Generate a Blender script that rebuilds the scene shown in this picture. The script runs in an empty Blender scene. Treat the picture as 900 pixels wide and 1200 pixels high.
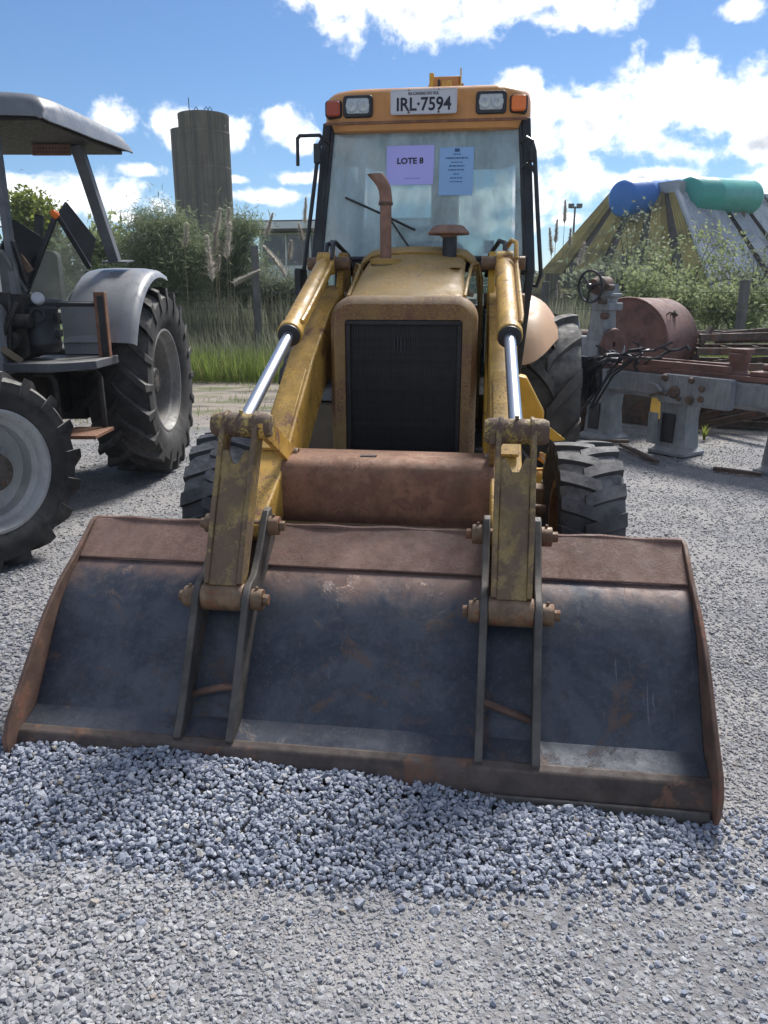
import bpy, bmesh, math, random
import numpy as np
from mathutils import Vector, Matrix
random.seed(7); np.random.seed(7)
R = math.radians
S = bpy.context.scene
COL = S.collection

# ------------------------------------------------------------------ camera
CAM_H, PITCH = 1.63, R(16.1)
cd = bpy.data.cameras.new('camera'); cam = bpy.data.objects.new('camera', cd); COL.objects.link(cam)
cam.location = (0, 0, CAM_H); cam.rotation_euler = (R(90) - PITCH, 0, 0)
cd.sensor_fit = 'VERTICAL'; cd.sensor_height = 24; cd.lens = 18.0
cd.clip_start = .05; cd.clip_end = 3000
S.camera = cam
S.view_settings.view_transform = 'Standard'; S.view_settings.look = 'None'
S.view_settings.gamma = 1; S.view_settings.exposure = 1.0

# ------------------------------------------------------------------ sky and sun
SUN_AZ, SUN_EL = R(28), R(48)          # azimuth to the right of +Y (behind the machine)
W = bpy.data.worlds.new('World'); S.world = W; W.use_nodes = True
def ang(px, py):                        # direction of a cloud as azimuth / elevation
    x = (px - 450) / 900; u = (600 - py) / 900
    y = math.cos(PITCH) + u * math.sin(PITCH); z = -math.sin(PITCH) + u * math.cos(PITCH)
    return math.atan2(x, y), math.atan2(z, math.hypot(x, y))
CLOUDS = [(470,14,110,40),(560,2,130,36),(690,-4,70,30),(400,-6,60,26),
  (760,128,140,46),(700,150,120,40),(840,128,90,48),(800,92,50,30),(650,128,40,26),(610,105,28,20),(890,170,60,30),
  (665,214,90,26),(620,232,60,24),(560,240,60,30),(760,208,50,12),(893,215,42,22),(600,262,60,12),(670,258,30,10),
  (205,150,40,28),(275,157,28,24),(328,146,32,24),(348,166,24,16),(135,142,28,20),
  (110,226,95,25),(40,228,80,24),(168,200,36,9),(270,210,22,6),(352,208,36,10),(310,230,75,10),(145,254,22,7),(20,262,30,8),
  (866,12,34,12),(450,230,80,20),(200,262,50,7)]
def build_world():
    nt = W.node_tree; N = nt.nodes; Lk = nt.links; N.clear()
    g = bpy.data.node_groups.new('cloud_cover', 'ShaderNodeTree')
    g.interface.new_socket('Vector', in_out='INPUT', socket_type='NodeSocketVector')
    g.interface.new_socket('Cover', in_out='OUTPUT', socket_type='NodeSocketFloat')
    n = g.nodes; l = g.links
    gi = n.new('NodeGroupInput'); go = n.new('NodeGroupOutput')
    def mth(op, a, b=None, c=None):
        m = n.new('ShaderNodeMath'); m.operation = op
        for i, s in enumerate((a, b, c)):
            if s is None: continue
            if isinstance(s, (int, float)): m.inputs[i].default_value = s
            else: l.new(s, m.inputs[i])
        return m.outputs[0]
    vec = gi.outputs[0]
    best = None
    for (px, py, rx, ry) in CLOUDS:
        a, e = ang(px, py); ra = rx / 900.; re = ry / 900.
        s = n.new('ShaderNodeVectorMath'); s.operation = 'SUBTRACT'; l.new(vec, s.inputs[0]); s.inputs[1].default_value = (a, e, 0)
        m = n.new('ShaderNodeVectorMath'); m.operation = 'MULTIPLY'; l.new(s.outputs[0], m.inputs[0]); m.inputs[1].default_value = (1 / ra, 1 / re, 0)
        k = n.new('ShaderNodeVectorMath'); k.operation = 'LENGTH'; l.new(m.outputs[0], k.inputs[0])
        d = mth('SUBTRACT', 1.0, k.outputs['Value'])
        best = d if best is None else mth('SMOOTH_MAX', best, d, .15)
    sep = n.new('ShaderNodeSeparateXYZ'); l.new(vec, sep.inputs[0])
    # unseen fair-weather cloud outside the view, thickened to brighten the shaded sides
    ln = n.new('ShaderNodeTexNoise'); ln.inputs['Scale'].default_value = 2.6; ln.inputs['Detail'].default_value = 2
    l.new(vec, ln.inputs['Vector'])
    aa = mth('ABSOLUTE', sep.outputs[0])
    o1 = mth('MULTIPLY', mth('SUBTRACT', aa, .62), 6.0); o2 = mth('MULTIPLY', mth('SUBTRACT', sep.outputs[1], .42), 6.0)
    out = mth('MINIMUM', mth('MAXIMUM', mth('MAXIMUM', o1, o2), 0.0), 1.0)
    gen = mth('SUBTRACT', mth('MULTIPLY', mth('SUBTRACT', ln.outputs['Fac'], .50), 6.0), mth('MULTIPLY', mth('SUBTRACT', 1.0, out), 3.0))
    tot = mth('MAXIMUM', best, mth('MINIMUM', gen, 1.0))
    fn = n.new('ShaderNodeTexNoise'); fn.inputs['Scale'].default_value = 20; fn.inputs['Detail'].default_value = 6; fn.inputs['Roughness'].default_value = .6
    fn.inputs['Distortion'].default_value = .25
    l.new(vec, fn.inputs['Vector'])
    l.new(mth('ADD', tot, mth('MULTIPLY', mth('SUBTRACT', fn.outputs['Fac'], .54), 2.9)), go.inputs[0])
    # main tree
    tc = N.new('ShaderNodeTexCoord'); sp = N.new('ShaderNodeSeparateXYZ'); Lk.new(tc.outputs['Generated'], sp.inputs[0])
    az = N.new('ShaderNodeMath'); az.operation = 'ARCTAN2'; Lk.new(sp.outputs[0], az.inputs[0]); Lk.new(sp.outputs[1], az.inputs[1])
    el = N.new('ShaderNodeMath'); el.operation = 'ARCSINE'; Lk.new(sp.outputs[2], el.inputs[0])
    cv = N.new('ShaderNodeCombineXYZ'); Lk.new(az.outputs[0], cv.inputs[0]); Lk.new(el.outputs[0], cv.inputs[1])
    g1 = N.new('ShaderNodeGroup'); g1.node_tree = g; Lk.new(cv.outputs[0], g1.inputs[0])
    al = N.new('ShaderNodeMapRange'); al.interpolation_type = 'SMOOTHSTEP'; Lk.new(g1.outputs[0], al.inputs[0])
    al.inputs[1].default_value = -.10; al.inputs[2].default_value = .62
    lt = N.new('ShaderNodeMapRange'); lt.interpolation_type = 'SMOOTHSTEP'; Lk.new(g1.outputs[0], lt.inputs[0])
    lt.inputs[1].default_value = .40; lt.inputs[2].default_value = 1.5
    cm = N.new('ShaderNodeMix'); cm.data_type = 'RGBA'; Lk.new(lt.outputs[0], cm.inputs[0])
    cm.inputs[6].default_value = (13.5, 13.5, 13.7, 1); cm.inputs[7].default_value = (5.4, 5.8, 6.5, 1)
    sky = N.new('ShaderNodeTexSky'); sky.sky_type = 'NISHITA'; sky.sun_disc = False
    sky.sun_elevation = SUN_EL; sky.sun_rotation = SUN_AZ; sky.air_density = 1.0; sky.dust_density = .1; sky.ozone_density = 3.0
    tn = N.new('ShaderNodeMix'); tn.data_type = 'RGBA'; tn.blend_type = 'MULTIPLY'; tn.inputs[0].default_value = 1; Lk.new(sky.outputs[0], tn.inputs[6]); tn.inputs[7].default_value = (.64, .80, .97, 1)
    mx = N.new('ShaderNodeMix'); mx.data_type = 'RGBA'; Lk.new(al.outputs[0], mx.inputs[0]); Lk.new(tn.outputs[2], mx.inputs[6]); Lk.new(cm.outputs[2], mx.inputs[7])
    bg = N.new('ShaderNodeBackground'); bg.inputs[1].default_value = .058; Lk.new(mx.outputs[2], bg.inputs[0])
    o = N.new('ShaderNodeOutputWorld'); Lk.new(bg.outputs[0], o.inputs[0])
build_world()
sl = bpy.data.lights.new('sun', 'SUN'); sun = bpy.data.objects.new('sun', sl); COL.objects.link(sun)
sl.energy = 3.2; sl.angle = R(15); sl.color = (1, .965, .92)
sd = Vector((math.sin(SUN_AZ) * math.cos(SUN_EL), math.cos(SUN_AZ) * math.cos(SUN_EL), math.sin(SUN_EL)))
sun.rotation_euler = (-sd).to_track_quat('-Z', 'Y').to_euler(); sun.location = (0, 0, 30)

# ------------------------------------------------------------------ helpers
def at(px, py, d):                       # the world point d metres ahead that is seen along a measured direction
    x = (px - 450) / 900; u = (600 - py) / 900
    y = math.cos(PITCH) + u * math.sin(PITCH); z = -math.sin(PITCH) + u * math.cos(PITCH)
    return Vector((x * d / y, d, CAM_H + z * d / y))

class MB:
    def __init__(s): s.v = []; s.f = []
    def add(s, vs, fs, m=None):
        b = len(s.v)
        s.v += [tuple(m @ Vector(p)) if m else tuple(p) for p in vs]
        s.f += [tuple(i + b for i in f) for f in fs]; return s
    def box(s, x0, x1, y0, y1, z0, z1, m=None):
        vs = [(x, y, z) for x in (x0, x1) for y in (y0, y1) for z in (z0, z1)]
        return s.add(vs, [(0,1,3,2),(4,6,7,5),(0,4,5,1),(2,3,7,6),(0,2,6,4),(1,5,7,3)], m)
    def prism(s, poly, ax, a, b, m=None):
        n = len(poly)
        P = {'x': lambda p, t: (t, p[0], p[1]), 'y': lambda p, t: (p[0], t, p[1]), 'z': lambda p, t: (p[0], p[1], t)}[ax]
        vs = [P(p, a) for p in poly] + [P(p, b) for p in poly]
        fs = [tuple(range(n)), tuple(range(2 * n - 1, n - 1, -1))] + [(i, (i + 1) % n, n + (i + 1) % n, n + i) for i in range(n)]
        return s.add(vs, fs, m)
    def bar(s, p0, p1, w, h, upv=(0, 0, 1)):     # box section from p0 to p1
        p0 = Vector(p0); p1 = Vector(p1); d = (p1 - p0).normalized(); u = Vector(upv)
        sx = d.cross(u)
        if sx.length < 1e-4: sx = d.cross(Vector((0, 1, 0)))
        sx.normalize(); u = sx.cross(d)
        vs = [p + sx * a * w / 2 + u * b * h / 2 for p in (p0, p1) for a, b in ((-1,-1),(1,-1),(1,1),(-1,1))]
        return s.add(vs, [(3,2,1,0),(4,5,6,7),(0,1,5,4),(1,2,6,5),(2,3,7,6),(3,0,4,7)])
    def tube(s, pts, r, seg=10, caps=True):
        pts = [Vector(p) for p in pts]; n = len(pts)
        rs = r if isinstance(r, (list, tuple)) else [r] * n
        t = (pts[1] - pts[0]).normalized(); u = t.orthogonal().normalized(); vs = []
        for i in range(n):
            t2 = ((pts[min(i + 1, n - 1)] - pts[i]).normalized() + (pts[i] - pts[max(i - 1, 0)]).normalized())
            t2 = t2.normalized() if t2.length > 1e-6 else t
            u = (u - t2 * u.dot(t2)).normalized(); w = t2.cross(u)
            for k in range(seg):
                a = 2 * math.pi * k / seg
                vs.append(pts[i] + (u * math.cos(a) + w * math.sin(a)) * rs[i])
        fs = [(i*seg+k, i*seg+(k+1)%seg, (i+1)*seg+(k+1)%seg, (i+1)*seg+k) for i in range(n-1) for k in range(seg)]
        if caps: fs += [tuple(range(seg-1, -1, -1)), tuple((n-1)*seg+k for k in range(seg))]
        return s.add(vs, fs)
    def cyl(s, p0, p1, r0, r1=None, seg=20): return s.tube([p0, p1], [r0, r0 if r1 is None else r1], seg)
    def lathe(s, prof, o=(0,0,0), ax=(0,0,1), seg=32, closed=False):   # prof: (radius, height along ax)
        o = Vector(o); w = Vector(ax).normalized(); u = w.orthogonal().normalized(); v = w.cross(u); n = len(prof)
        vs = [o + w * h + (u * math.cos(2*math.pi*k/seg) + v * math.sin(2*math.pi*k/seg)) * r for r, h in prof for k in range(seg)]
        rng = n if closed else n - 1
        fs = [(i*seg+k, i*seg+(k+1)%seg, ((i+1)%n)*seg+(k+1)%seg, ((i+1)%n)*seg+k) for i in range(rng) for k in range(seg)]
        return s.add(vs, fs)
    def plate(s, pts, th):                # a flat or nearly flat sheet with thickness
        pts = [Vector(p) for p in pts]; n = len(pts)
        nr = (pts[1] - pts[0]).cross(pts[-1] - pts[0]).normalized() * th
        vs = pts + [p + nr for p in pts]
        return s.add(vs, [tuple(range(n)), tuple(range(2*n-1, n-1, -1))] + [(i, (i+1) % n, n+(i+1) % n, n+i) for i in range(n)])
    def grid(s, rows, th=0, thv=None):    # rows of points -> sheet; th gives it thickness along its normals
        nr = len(rows); nc = len(rows[0]); P = [Vector(p) for r in rows for p in r]
        fs = [(i*nc+j, i*nc+j+1, (i+1)*nc+j+1, (i+1)*nc+j) for i in range(nr-1) for j in range(nc-1)]
        if not th: return s.add(P, fs)
        nn = [Vector() for _ in P]
        for f in fs:
            q = (P[f[1]] - P[f[0]]).cross(P[f[3]] - P[f[0]]) + (P[f[3]] - P[f[2]]).cross(P[f[1]] - P[f[2]])
            for i in f: nn[i] += q
        Q = [p + k.normalized() * th for p, k in zip(P, nn)]; b = len(P)
        f2 = [tuple(i + b for i in reversed(f)) for f in fs]
        rim = [i for i in range(nc)] + [i*nc+nc-1 for i in range(1, nr)] + [(nr-1)*nc+j for j in range(nc-2, -1, -1)] + [i*nc for i in range(nr-2, 0, -1)]
        f3 = [(rim[(i+1) % len(rim)], rim[i], rim[i]+b, rim[(i+1) % len(rim)]+b) for i in range(len(rim))]
        return s.add(P + Q, fs + f2 + f3)
    def build(s, name, mat, parent=None, bevel=0, smooth=38, recalc=True):
        me = bpy.data.meshes.new(name); me.from_pydata(s.v, [], s.f)
        if recalc:
            bm = bmesh.new(); bm.from_mesh(me); bmesh.ops.recalc_face_normals(bm, faces=bm.faces); bm.to_mesh(me); bm.free()
        me.materials.append(mat)
        if smooth: me.shade_smooth(); me.set_sharp_from_angle(angle=R(smooth))
        o = bpy.data.objects.new(name, me); COL.objects.link(o)
        if parent: o.parent = parent
        if bevel:
            b = o.modifiers.new('bevel', 'BEVEL'); b.width = bevel; b.segments = 2; b.limit_method = 'ANGLE'; b.angle_limit = R(40)
        return o
def npmesh(name, V, F, mat, parent=None, smooth=False):    # numpy mesh with faces of one size
    me = bpy.data.meshes.new(name); k = F.shape[1]
    me.vertices.add(len(V)); me.vertices.foreach_set('co', np.ascontiguousarray(V, dtype=np.float32).ravel())
    me.loops.add(F.size); me.loops.foreach_set('vertex_index', np.ascontiguousarray(F, dtype=np.int32).ravel())
    me.polygons.add(len(F)); me.polygons.foreach_set('loop_start', np.arange(0, F.size, k, dtype=np.int32))
    me.update(calc_edges=True); me.validate()
    me.materials.append(mat)
    if smooth: me.shade_smooth()
    else: me.shade_flat()
    o = bpy.data.objects.new(name, me); COL.objects.link(o)
    if parent: o.parent = parent
    return o
def tag(o, label=None, cat=None, group=None, kind=None):
    for k, v in (('label', label), ('category', cat), ('group', group), ('kind', kind)):
        if v: o[k] = v
    return o
def empty(name, loc=(0,0,0), rz=0, parent=None):
    o = bpy.data.objects.new(name, None); COL.objects.link(o); o.location = loc; o.rotation_euler = (0, 0, rz)
    o.empty_display_size = .2
    if parent: o.parent = parent
    return o
def text(body, size, mat, parent, loc, rot, bold=0., align='CENTER', name='lettering', sx=1.):
    c = bpy.data.curves.new(name, 'FONT'); c.body = body; c.size = size; c.align_x = align; c.align_y = 'CENTER'
    c.extrude = .0006; c.offset = bold; c.resolution_u = 3
    t = bpy.data.objects.new('tmp_text', c); COL.objects.link(t)
    dg = bpy.context.evaluated_depsgraph_get(); me = bpy.data.meshes.new_from_object(t.evaluated_get(dg))
    bpy.data.objects.remove(t); bpy.data.curves.remove(c)
    me.materials.clear(); me.materials.append(mat); me.name = name
    o = bpy.data.objects.new(name, me); COL.objects.link(o); o.parent = parent; o.location = loc; o.rotation_euler = rot; o.scale = (sx, 1, 1)
    return o

# ------------------------------------------------------------------ materials
class NT:
    def __init__(s, name):
        s.m = bpy.data.materials.new(name); s.m.use_nodes = True; s.t = s.m.node_tree; s.n = s.t.nodes; s.l = s.t.links
        s.b = s.n['Principled BSDF']; s.out = s.n['Material Output']
        s.tc = s.n.new('ShaderNodeTexCoord').outputs['Object']
    def noise(s, scale, detail=5, rough=.6, vec=None, dist=0, out='Fac'):
        k = s.n.new('ShaderNodeTexNoise'); k.inputs['Scale'].default_value = scale; k.inputs['Detail'].default_value = detail
        k.inputs['Roughness'].default_value = rough; k.inputs['Distortion'].default_value = dist
        s.l.new(vec or s.tc, k.inputs['Vector']); return k.outputs[out]
    def stretch(s, v, vec=None):
        k = s.n.new('ShaderNodeVectorMath'); k.operation = 'MULTIPLY'; s.l.new(vec or s.tc, k.inputs[0]); k.inputs[1].default_value = v; return k.outputs[0]
    def rng(s, x, a, b, c=0, d=1, smooth=True):
        k = s.n.new('ShaderNodeMapRange'); k.interpolation_type = 'SMOOTHSTEP' if smooth else 'LINEAR'; s.l.new(x, k.inputs[0])
        for i, q in enumerate((a, b, c, d)): k.inputs[i + 1].default_value = q
        return k.outputs[0]
    def math(s, op, a, b):
        k = s.n.new('ShaderNodeMath'); k.operation = op
        for i, q in enumerate((a, b)):
            if isinstance(q, (int, float)): k.inputs[i].default_value = q
            else: s.l.new(q, k.inputs[i])
        return k.outputs[0]
    def mix(s, f, a, b, mode='MIX'):
        k = s.n.new('ShaderNodeMix'); k.data_type = 'RGBA'; k.blend_type = mode
        for i, q in ((0, f), (6, a), (7, b)):
            if isinstance(q, (int, float)): k.inputs[i].default_value = q
            elif isinstance(q, tuple): k.inputs[i].default_value = (*q[:3], 1)
            else: s.l.new(q, k.inputs[i])
        return k.outputs[2]
    def ramp(s, f, stops, interp='LINEAR'):
        k = s.n.new('ShaderNodeValToRGB'); k.color_ramp.interpolation = interp; e = k.color_ramp.elements
        while len(e) < len(stops): e.new(.5)
        for q, (p, c) in zip(e, stops): q.position = p; q.color = (*c, 1)
        s.l.new(f, k.inputs[0]); return k.outputs[0]
    def bump(s, h, strength, dist=.01, prev=None):
        k = s.n.new('ShaderNodeBump'); k.inputs['Strength'].default_value = strength; k.inputs['Distance'].default_value = dist
        s.l.new(h, k.inputs['Height'])
        if prev: s.l.new(prev, k.inputs['Normal'])
        return k.outputs[0]
    def up(s):
        g = s.n.new('ShaderNodeNewGeometry'); q = s.n.new('ShaderNodeSeparateXYZ'); s.l.new(g.outputs['Normal'], q.inputs[0]); return q.outputs[2]
    def island(s):
        return s.n.new('ShaderNodeNewGeometry').outputs['Random Per Island']
    def setc(s, c): s.l.new(c, s.b.inputs['Base Color'])
    def set(s, **k):
        for a, v in k.items():
            i = s.b.inputs[a.replace('_', ' ')]
            if isinstance(v, (int, float)): i.default_value = v
            elif isinstance(v, tuple): i.default_value = v
            else: s.l.new(v, i)
RUST = (.13, .058, .030); RUST2 = (.21, .10, .055)
def metal(name, col, rough=.55, var=.25, vs=6, rust=0., rs=9, rustc=RUST, dust=0., dustc=(.33,.29,.23), bump=.15, bs=60, spec=.4, grime=.0, met=0., spots=0., wear=0.):
    t = NT(name)
    n1 = t.noise(vs, 6, .65); c = t.mix(t.rng(n1, .3, .7), tuple(x * (1 - var) for x in col), tuple(min(1, x * (1 + var)) for x in col))
    if grime:
        st = t.noise(5, 6, .6, vec=t.stretch((9, 9, .8)))
        c = t.mix(t.math('MULTIPLY', t.rng(st, .45, .75), grime), c, tuple(x * .25 for x in col))
    rf = None
    if rust or spots:
        r1 = t.noise(rs, 9, .72, dist=.3)
        th = .72 - .42 * rust
        rf = t.rng(r1, th, th + .09)
        if spots:
            sp = t.noise(95, 4, .7); sf = t.rng(sp, .66 - .2 * spots, .70 - .2 * spots)
            sf = t.math('MULTIPLY', sf, t.rng(t.noise(4, 3), .35, .6))
            rf = t.math('MAXIMUM', rf, sf)
        rc = t.mix(t.noise(40, 5), rustc, tuple(x * 1.9 for x in rustc))
        c = t.mix(rf, c, rc)
    if dust:
        u = t.rng(t.up(), .1, .95); dn = t.rng(t.noise(14, 6, .7), .25, .7)
        df = t.math('MULTIPLY', t.math('MULTIPLY', u, dn), dust)
        df = t.math('ADD', df, t.math('MULTIPLY', t.rng(t.noise(3.3, 7, .7), .45, .8), dust * .35))
        c = t.mix(df, c, dustc)
    t.setc(c)
    rr = t.rng(t.noise(vs * 3, 5), .3, .7, max(.05, rough - .14), min(1, rough + .14))
    if rf is not None: rr = t.math('MAXIMUM', rr, t.math('MULTIPLY', rf, .85))
    t.set(Roughness=rr, Metallic=met); t.b.inputs['Specular IOR Level'].default_value = spec
    if bump <= 0: return t.m
    h = t.noise(bs, 6, .65)
    nb = t.bump(h, bump, .004)
    if rf is not None: nb = t.bump(rf, min(1, bump * 1.5), .0015, nb)
    t.l.new(nb, t.b.inputs['Normal'])
    return t.m
MAT = {}
MAT['yellow'] = metal('worn_yellow_paint', (.50, .295, .055), .48, .28, 5, rust=.40, rs=7, dust=.16, dustc=(.36,.28,.17), grime=.35, spots=.6)
MAT['bright_yellow'] = metal('yellow_paint', (.62, .36, .04), .45, .15, 5, rust=.05, dust=.25, grime=.2, spots=.2)
MAT['link_paint'] = metal('worn_link_paint', (.245, .165, .06), .55, .35, 9, rust=.64, rs=8, rustc=(.095,.062,.038), dust=.2, grime=.6, spots=.8, bump=.3)
MAT['hood'] = metal('dusty_hood_paint', (.42, .26, .07), .6, .22, 4, rust=.22, rs=6, dust=.36, dustc=(.38,.31,.21), spots=.55, bump=.1)
MAT['surround'] = metal('dusty_surround_paint', (.29, .19, .075), .7, .2, 6, rust=.36, rs=7, rustc=(.14,.075,.048), dust=.3, spots=1., bump=.2)
MAT['roof'] = metal('orange_roof_paint', (.50, .225, .065), .42, .12, 4, dust=.35, dustc=(.42,.28,.16), grime=.12, bump=.04)
MAT['fender'] = metal('peach_fender_plastic', (.55, .33, .18), .5, .08, 5, dust=.2, bump=.05)
MAT['rust_tube'] = metal('rusty_tube_steel', (.23, .112, .064), .7, .38, 8, rust=.55, rs=12, rustc=(.12,.055,.035), dust=.3, dustc=(.30,.22,.15), spots=.9, bump=.3)
MAT['pin'] = metal('greasy_rusty_pin', (.16, .10, .058), .55, .4, 18, rust=.5, rs=20, dust=.2, bump=.35, met=.2)
MAT['boss'] = metal('flaking_boss_paint', (.40, .28, .075), .55, .35, 14, rust=.72, rs=13, rustc=(.075,.048,.034), dust=.15, bump=.45, spots=.8)
MAT['black'] = metal('black_trim', (.018, .02, .024), .45, .3, 8, dust=.25, dustc=(.16,.15,.13), bump=.05)
MAT['dark'] = metal('dirty_engine_metal', (.03, .028, .026), .7, .4, 12, rust=.25, dust=.35, bump=.3)
MAT['grille'] = metal('black_grille_paint', (.022, .021, .023), .6, .3, 14, rust=.12, rs=16, rustc=(.06,.04,.03), dust=.12, bump=.1)
MAT['chrome'] = metal('chromed_rod', (.62, .64, .68), .30, .05, 8, bump=0, met=1., spec=.5)
def mat_chrome():
    t = NT('polished_piston_rod'); t.set(Base_Color=(.56, .58, .62, 1), Metallic=1., Roughness=.36); return t.m
MAT['chrome'] = mat_chrome()
MAT['exhaust'] = metal('rusty_exhaust', (.22, .12, .085), .7, .2, 14, rust=.35, rs=12, rustc=(.15,.08,.055), dust=.2, spots=.3)
MAT['rubber'] = metal('tyre_rubber', (.05, .05, .054), .82, .25, 5, dust=.9, dustc=(.25,.245,.24), bump=.22, bs=45, spec=.25)
MAT['rubber_grey'] = metal('dusty_tyre_rubber', (.045, .044, .044), .85, .25, 5, dust=1., dustc=(.25,.24,.22), bump=.22, bs=45, spec=.25)
MAT['rim_rust'] = metal('rusty_yellow_rim', (.22, .135, .06), .65, .3, 7, rust=.6, rs=6, dust=.3)
MAT['rim_grey'] = metal('grey_rim_paint', (.42, .43, .43), .5, .14, 5, rust=.14, rs=5, rustc=(.12,.075,.05), dust=.35, dustc=(.36,.33,.28), grime=.25)
MAT['rim_dull'] = metal('dull_rear_rim_paint', (.25, .245, .235), .6, .2, 5, rust=.2, rs=5, rustc=(.11,.075,.05), dust=.4, dustc=(.33,.30,.25), grime=.4)
MAT['hub'] = metal('greasy_hub_cast', (.09, .078, .07), .6, .35, 16, rust=.3, dust=.2, bump=.4)
MAT['tractor_grey'] = metal('grey_tractor_paint', (.235, .245, .262), .38, .08, 4, rust=.02, dust=.4, dustc=(.30,.285,.265), bump=.04)
MAT['canopy_grey'] = metal('dark_grey_canopy', (.135, .147, .168), .42, .12, 4, dust=.3, dustc=(.26,.25,.235), bump=.04, grime=.2)
MAT['tractor_dark'] = metal('dark_tractor_paint', (.10, .105, .115), .55, .2, 6, dust=.35, bump=.12)
MAT['lathe'] = metal('chipped_lathe_paint', (.20, .22, .24), .65, .2, 5, rust=.16, rs=7, rustc=(.10,.065,.045), dust=.45, dustc=(.40,.385,.35), grime=.5, spots=.3)
MAT['scrap'] = metal('scrap_steel', (.085, .062, .05), .75, .4, 8, rust=.45, rs=9, rustc=(.10,.05,.032), dust=.4, dustc=(.26,.21,.17), bump=.35)
MAT['drum'] = metal('rusted_drum_steel', (.125, .066, .056), .75, .4, 4, rust=.35, rs=5, rustc=(.115,.052,.04), dust=.25, dustc=(.30,.2,.16), spots=.7, bump=.2)
MAT['amber'] = metal('amber_lens', (.75, .17, .03), .25, .05, 5, bump=.02)
MAT['red_lens'] = metal('faded_red_lens', (.35, .06, .03), .35, .1, 5, dust=.3, bump=.02)
MAT['white_plate'] = metal('plate_grey_white', (.50, .51, .54), .45, .05, 5, bump=.02)
MAT['ink'] = metal('dark_ink', (.02, .022, .035), .6, .05, 5, bump=.0)
MAT['seat'] = metal('seat_vinyl', (.11, .11, .115), .7, .2, 5, dust=.3)
MAT['steel_glass'] = metal('lamp_reflector', (.40, .42, .41), .2, .04, 12, bump=.04, bs=60, met=.3)
def mat_concrete():
    t = NT('weathered_concrete'); a = t.noise(.5, 8, .7); st = t.noise(1.1, 7, .7, vec=t.stretch((2.2, 2.2, .10))); s2 = t.noise(1.0, 6, .7, vec=t.stretch((6, 6, .2)))
    c = t.mix(t.rng(a, .35, .65), (.10, .078, .062), (.155, .128, .104)); c = t.mix(t.math('MULTIPLY', t.rng(st, .42, .60), .8), c, (.052, .048, .047)); c = t.mix(t.math('MULTIPLY', t.rng(s2, .55, .65), .5), c, (.042, .038, .038))
    t.setc(c); t.set(Roughness=.9); t.l.new(t.bump(t.noise(5, 7, .7), .5, .05), t.b.inputs['Normal']); return t.m
MAT['concrete'] = mat_concrete()
MAT['white_wall'] = metal('painted_wall', (.62, .63, .64), .8, .06, 1, bump=.05, grime=.15)
MAT['dark_band'] = metal('dark_fascia', (.10, .09, .08), .8, .15, 1)
MAT['pane'] = metal('window_pane', (.05, .065, .08), .12, .1, 1, spec=.6, bump=0)
MAT['post'] = metal('weathered_post', (.12, .115, .11), .9, .25, 3, grime=.3, bump=.5, bs=30)
MAT['blue'] = metal('blue_plastic', (.008, .13, .46), .45, .06, .6, bump=.02)
MAT['green'] = metal('green_plastic', (.015, .27, .24), .45, .06, .6, bump=.02)
MAT['wood'] = metal('old_wood', (.16, .11, .08), .85, .3, 6, bump=.4)
MAT['tan_box'] = metal('tan_box_paint', (.21, .165, .115), .7, .15, 5, rust=.1, dust=.5, spots=.3)

def mat_bucket():                       # bare blue-grey steel with rust blooms, scuffs and scratches
    t = NT('worn_bucket_steel')
    a = t.noise(2.6, 10, .70, dist=.5); b = t.noise(9, 9, .75); fine = t.noise(55, 8, .8)
    c = t.mix(t.rng(a, .38, .62), (.026, .034, .052), (.072, .080, .096))
    c = t.mix(t.math('MULTIPLY', t.rng(b, .46, .60), .5), c, (.034, .038, .046))
    c = t.mix(t.math('MULTIPLY', t.rng(fine, .52, .62), .35), c, (.115, .118, .125))
    # brown blooms, sharp-edged and spotted
    rb = t.noise(3.6, 10, .78, dist=1.0); rf = t.math('MULTIPLY', t.rng(rb, .55, .62), t.rng(t.noise(38, 7, .8), .38, .56))
    c = t.mix(t.math('MULTIPLY', rf, .8), c, (.115, .068, .046))
    q = t.n.new('ShaderNodeSeparateXYZ'); t.l.new(t.tc, q.inputs[0])
    # rust along the weld seam and the bottom edge of the shell
    seam = t.rng(t.math('ADD', q.outputs[2], t.math('MULTIPLY', t.math('SUBTRACT', a, .5), .34)), .49, .58)
    seam = t.math('MULTIPLY', seam, t.rng(fine, .30, .55, .55, 1))
    c = t.mix(t.math('MULTIPLY', seam, .9), c, t.mix(t.noise(24, 6, .7), (.125, .068, .048), (.24, .15, .115)))
    low = t.rng(t.math('ADD', q.outputs[2], t.math('MULTIPLY', t.math('SUBTRACT', b, .5), .08)), .115, .06)
    c = t.mix(t.math('MULTIPLY', low, .8), c, (.10, .058, .042))
    # scratches: long thin bright lines mostly along the digging direction, and some across
    for vec, sc, th, amt in (((19, 1.0, 1.3), 5, .66, .5), ((47, 2.2, 2.6), 4, .675, .4), ((3.1, 15, 11), 5, .69, .3)):
        n = t.noise(sc, 4, .6, vec=t.stretch(vec), dist=.9); m = t.math('MULTIPLY', t.rng(n, th, th + .02), t.rng(t.noise(2.1, 5, .7), .42, .58))
        c = t.mix(t.math('MULTIPLY', m, amt), c, (.17, .17, .178))
    # dried splashes of pale mud
    c = t.mix(t.math('MULTIPLY', t.rng(t.noise(18, 9, .8, dist=.6), .63, .68), .5), c, (.20, .185, .17))
    t.setc(c); t.set(Roughness=t.rng(b, .35, .65, .30, .62), Metallic=.25)
    n = t.bump(fine, .25, .004); n = t.bump(t.noise(1.7, 4), .5, .03, n); n = t.bump(rf, .4, .003, n); t.l.new(n, t.b.inputs['Normal'])
    return t.m
MAT['bucket'] = mat_bucket()
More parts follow.
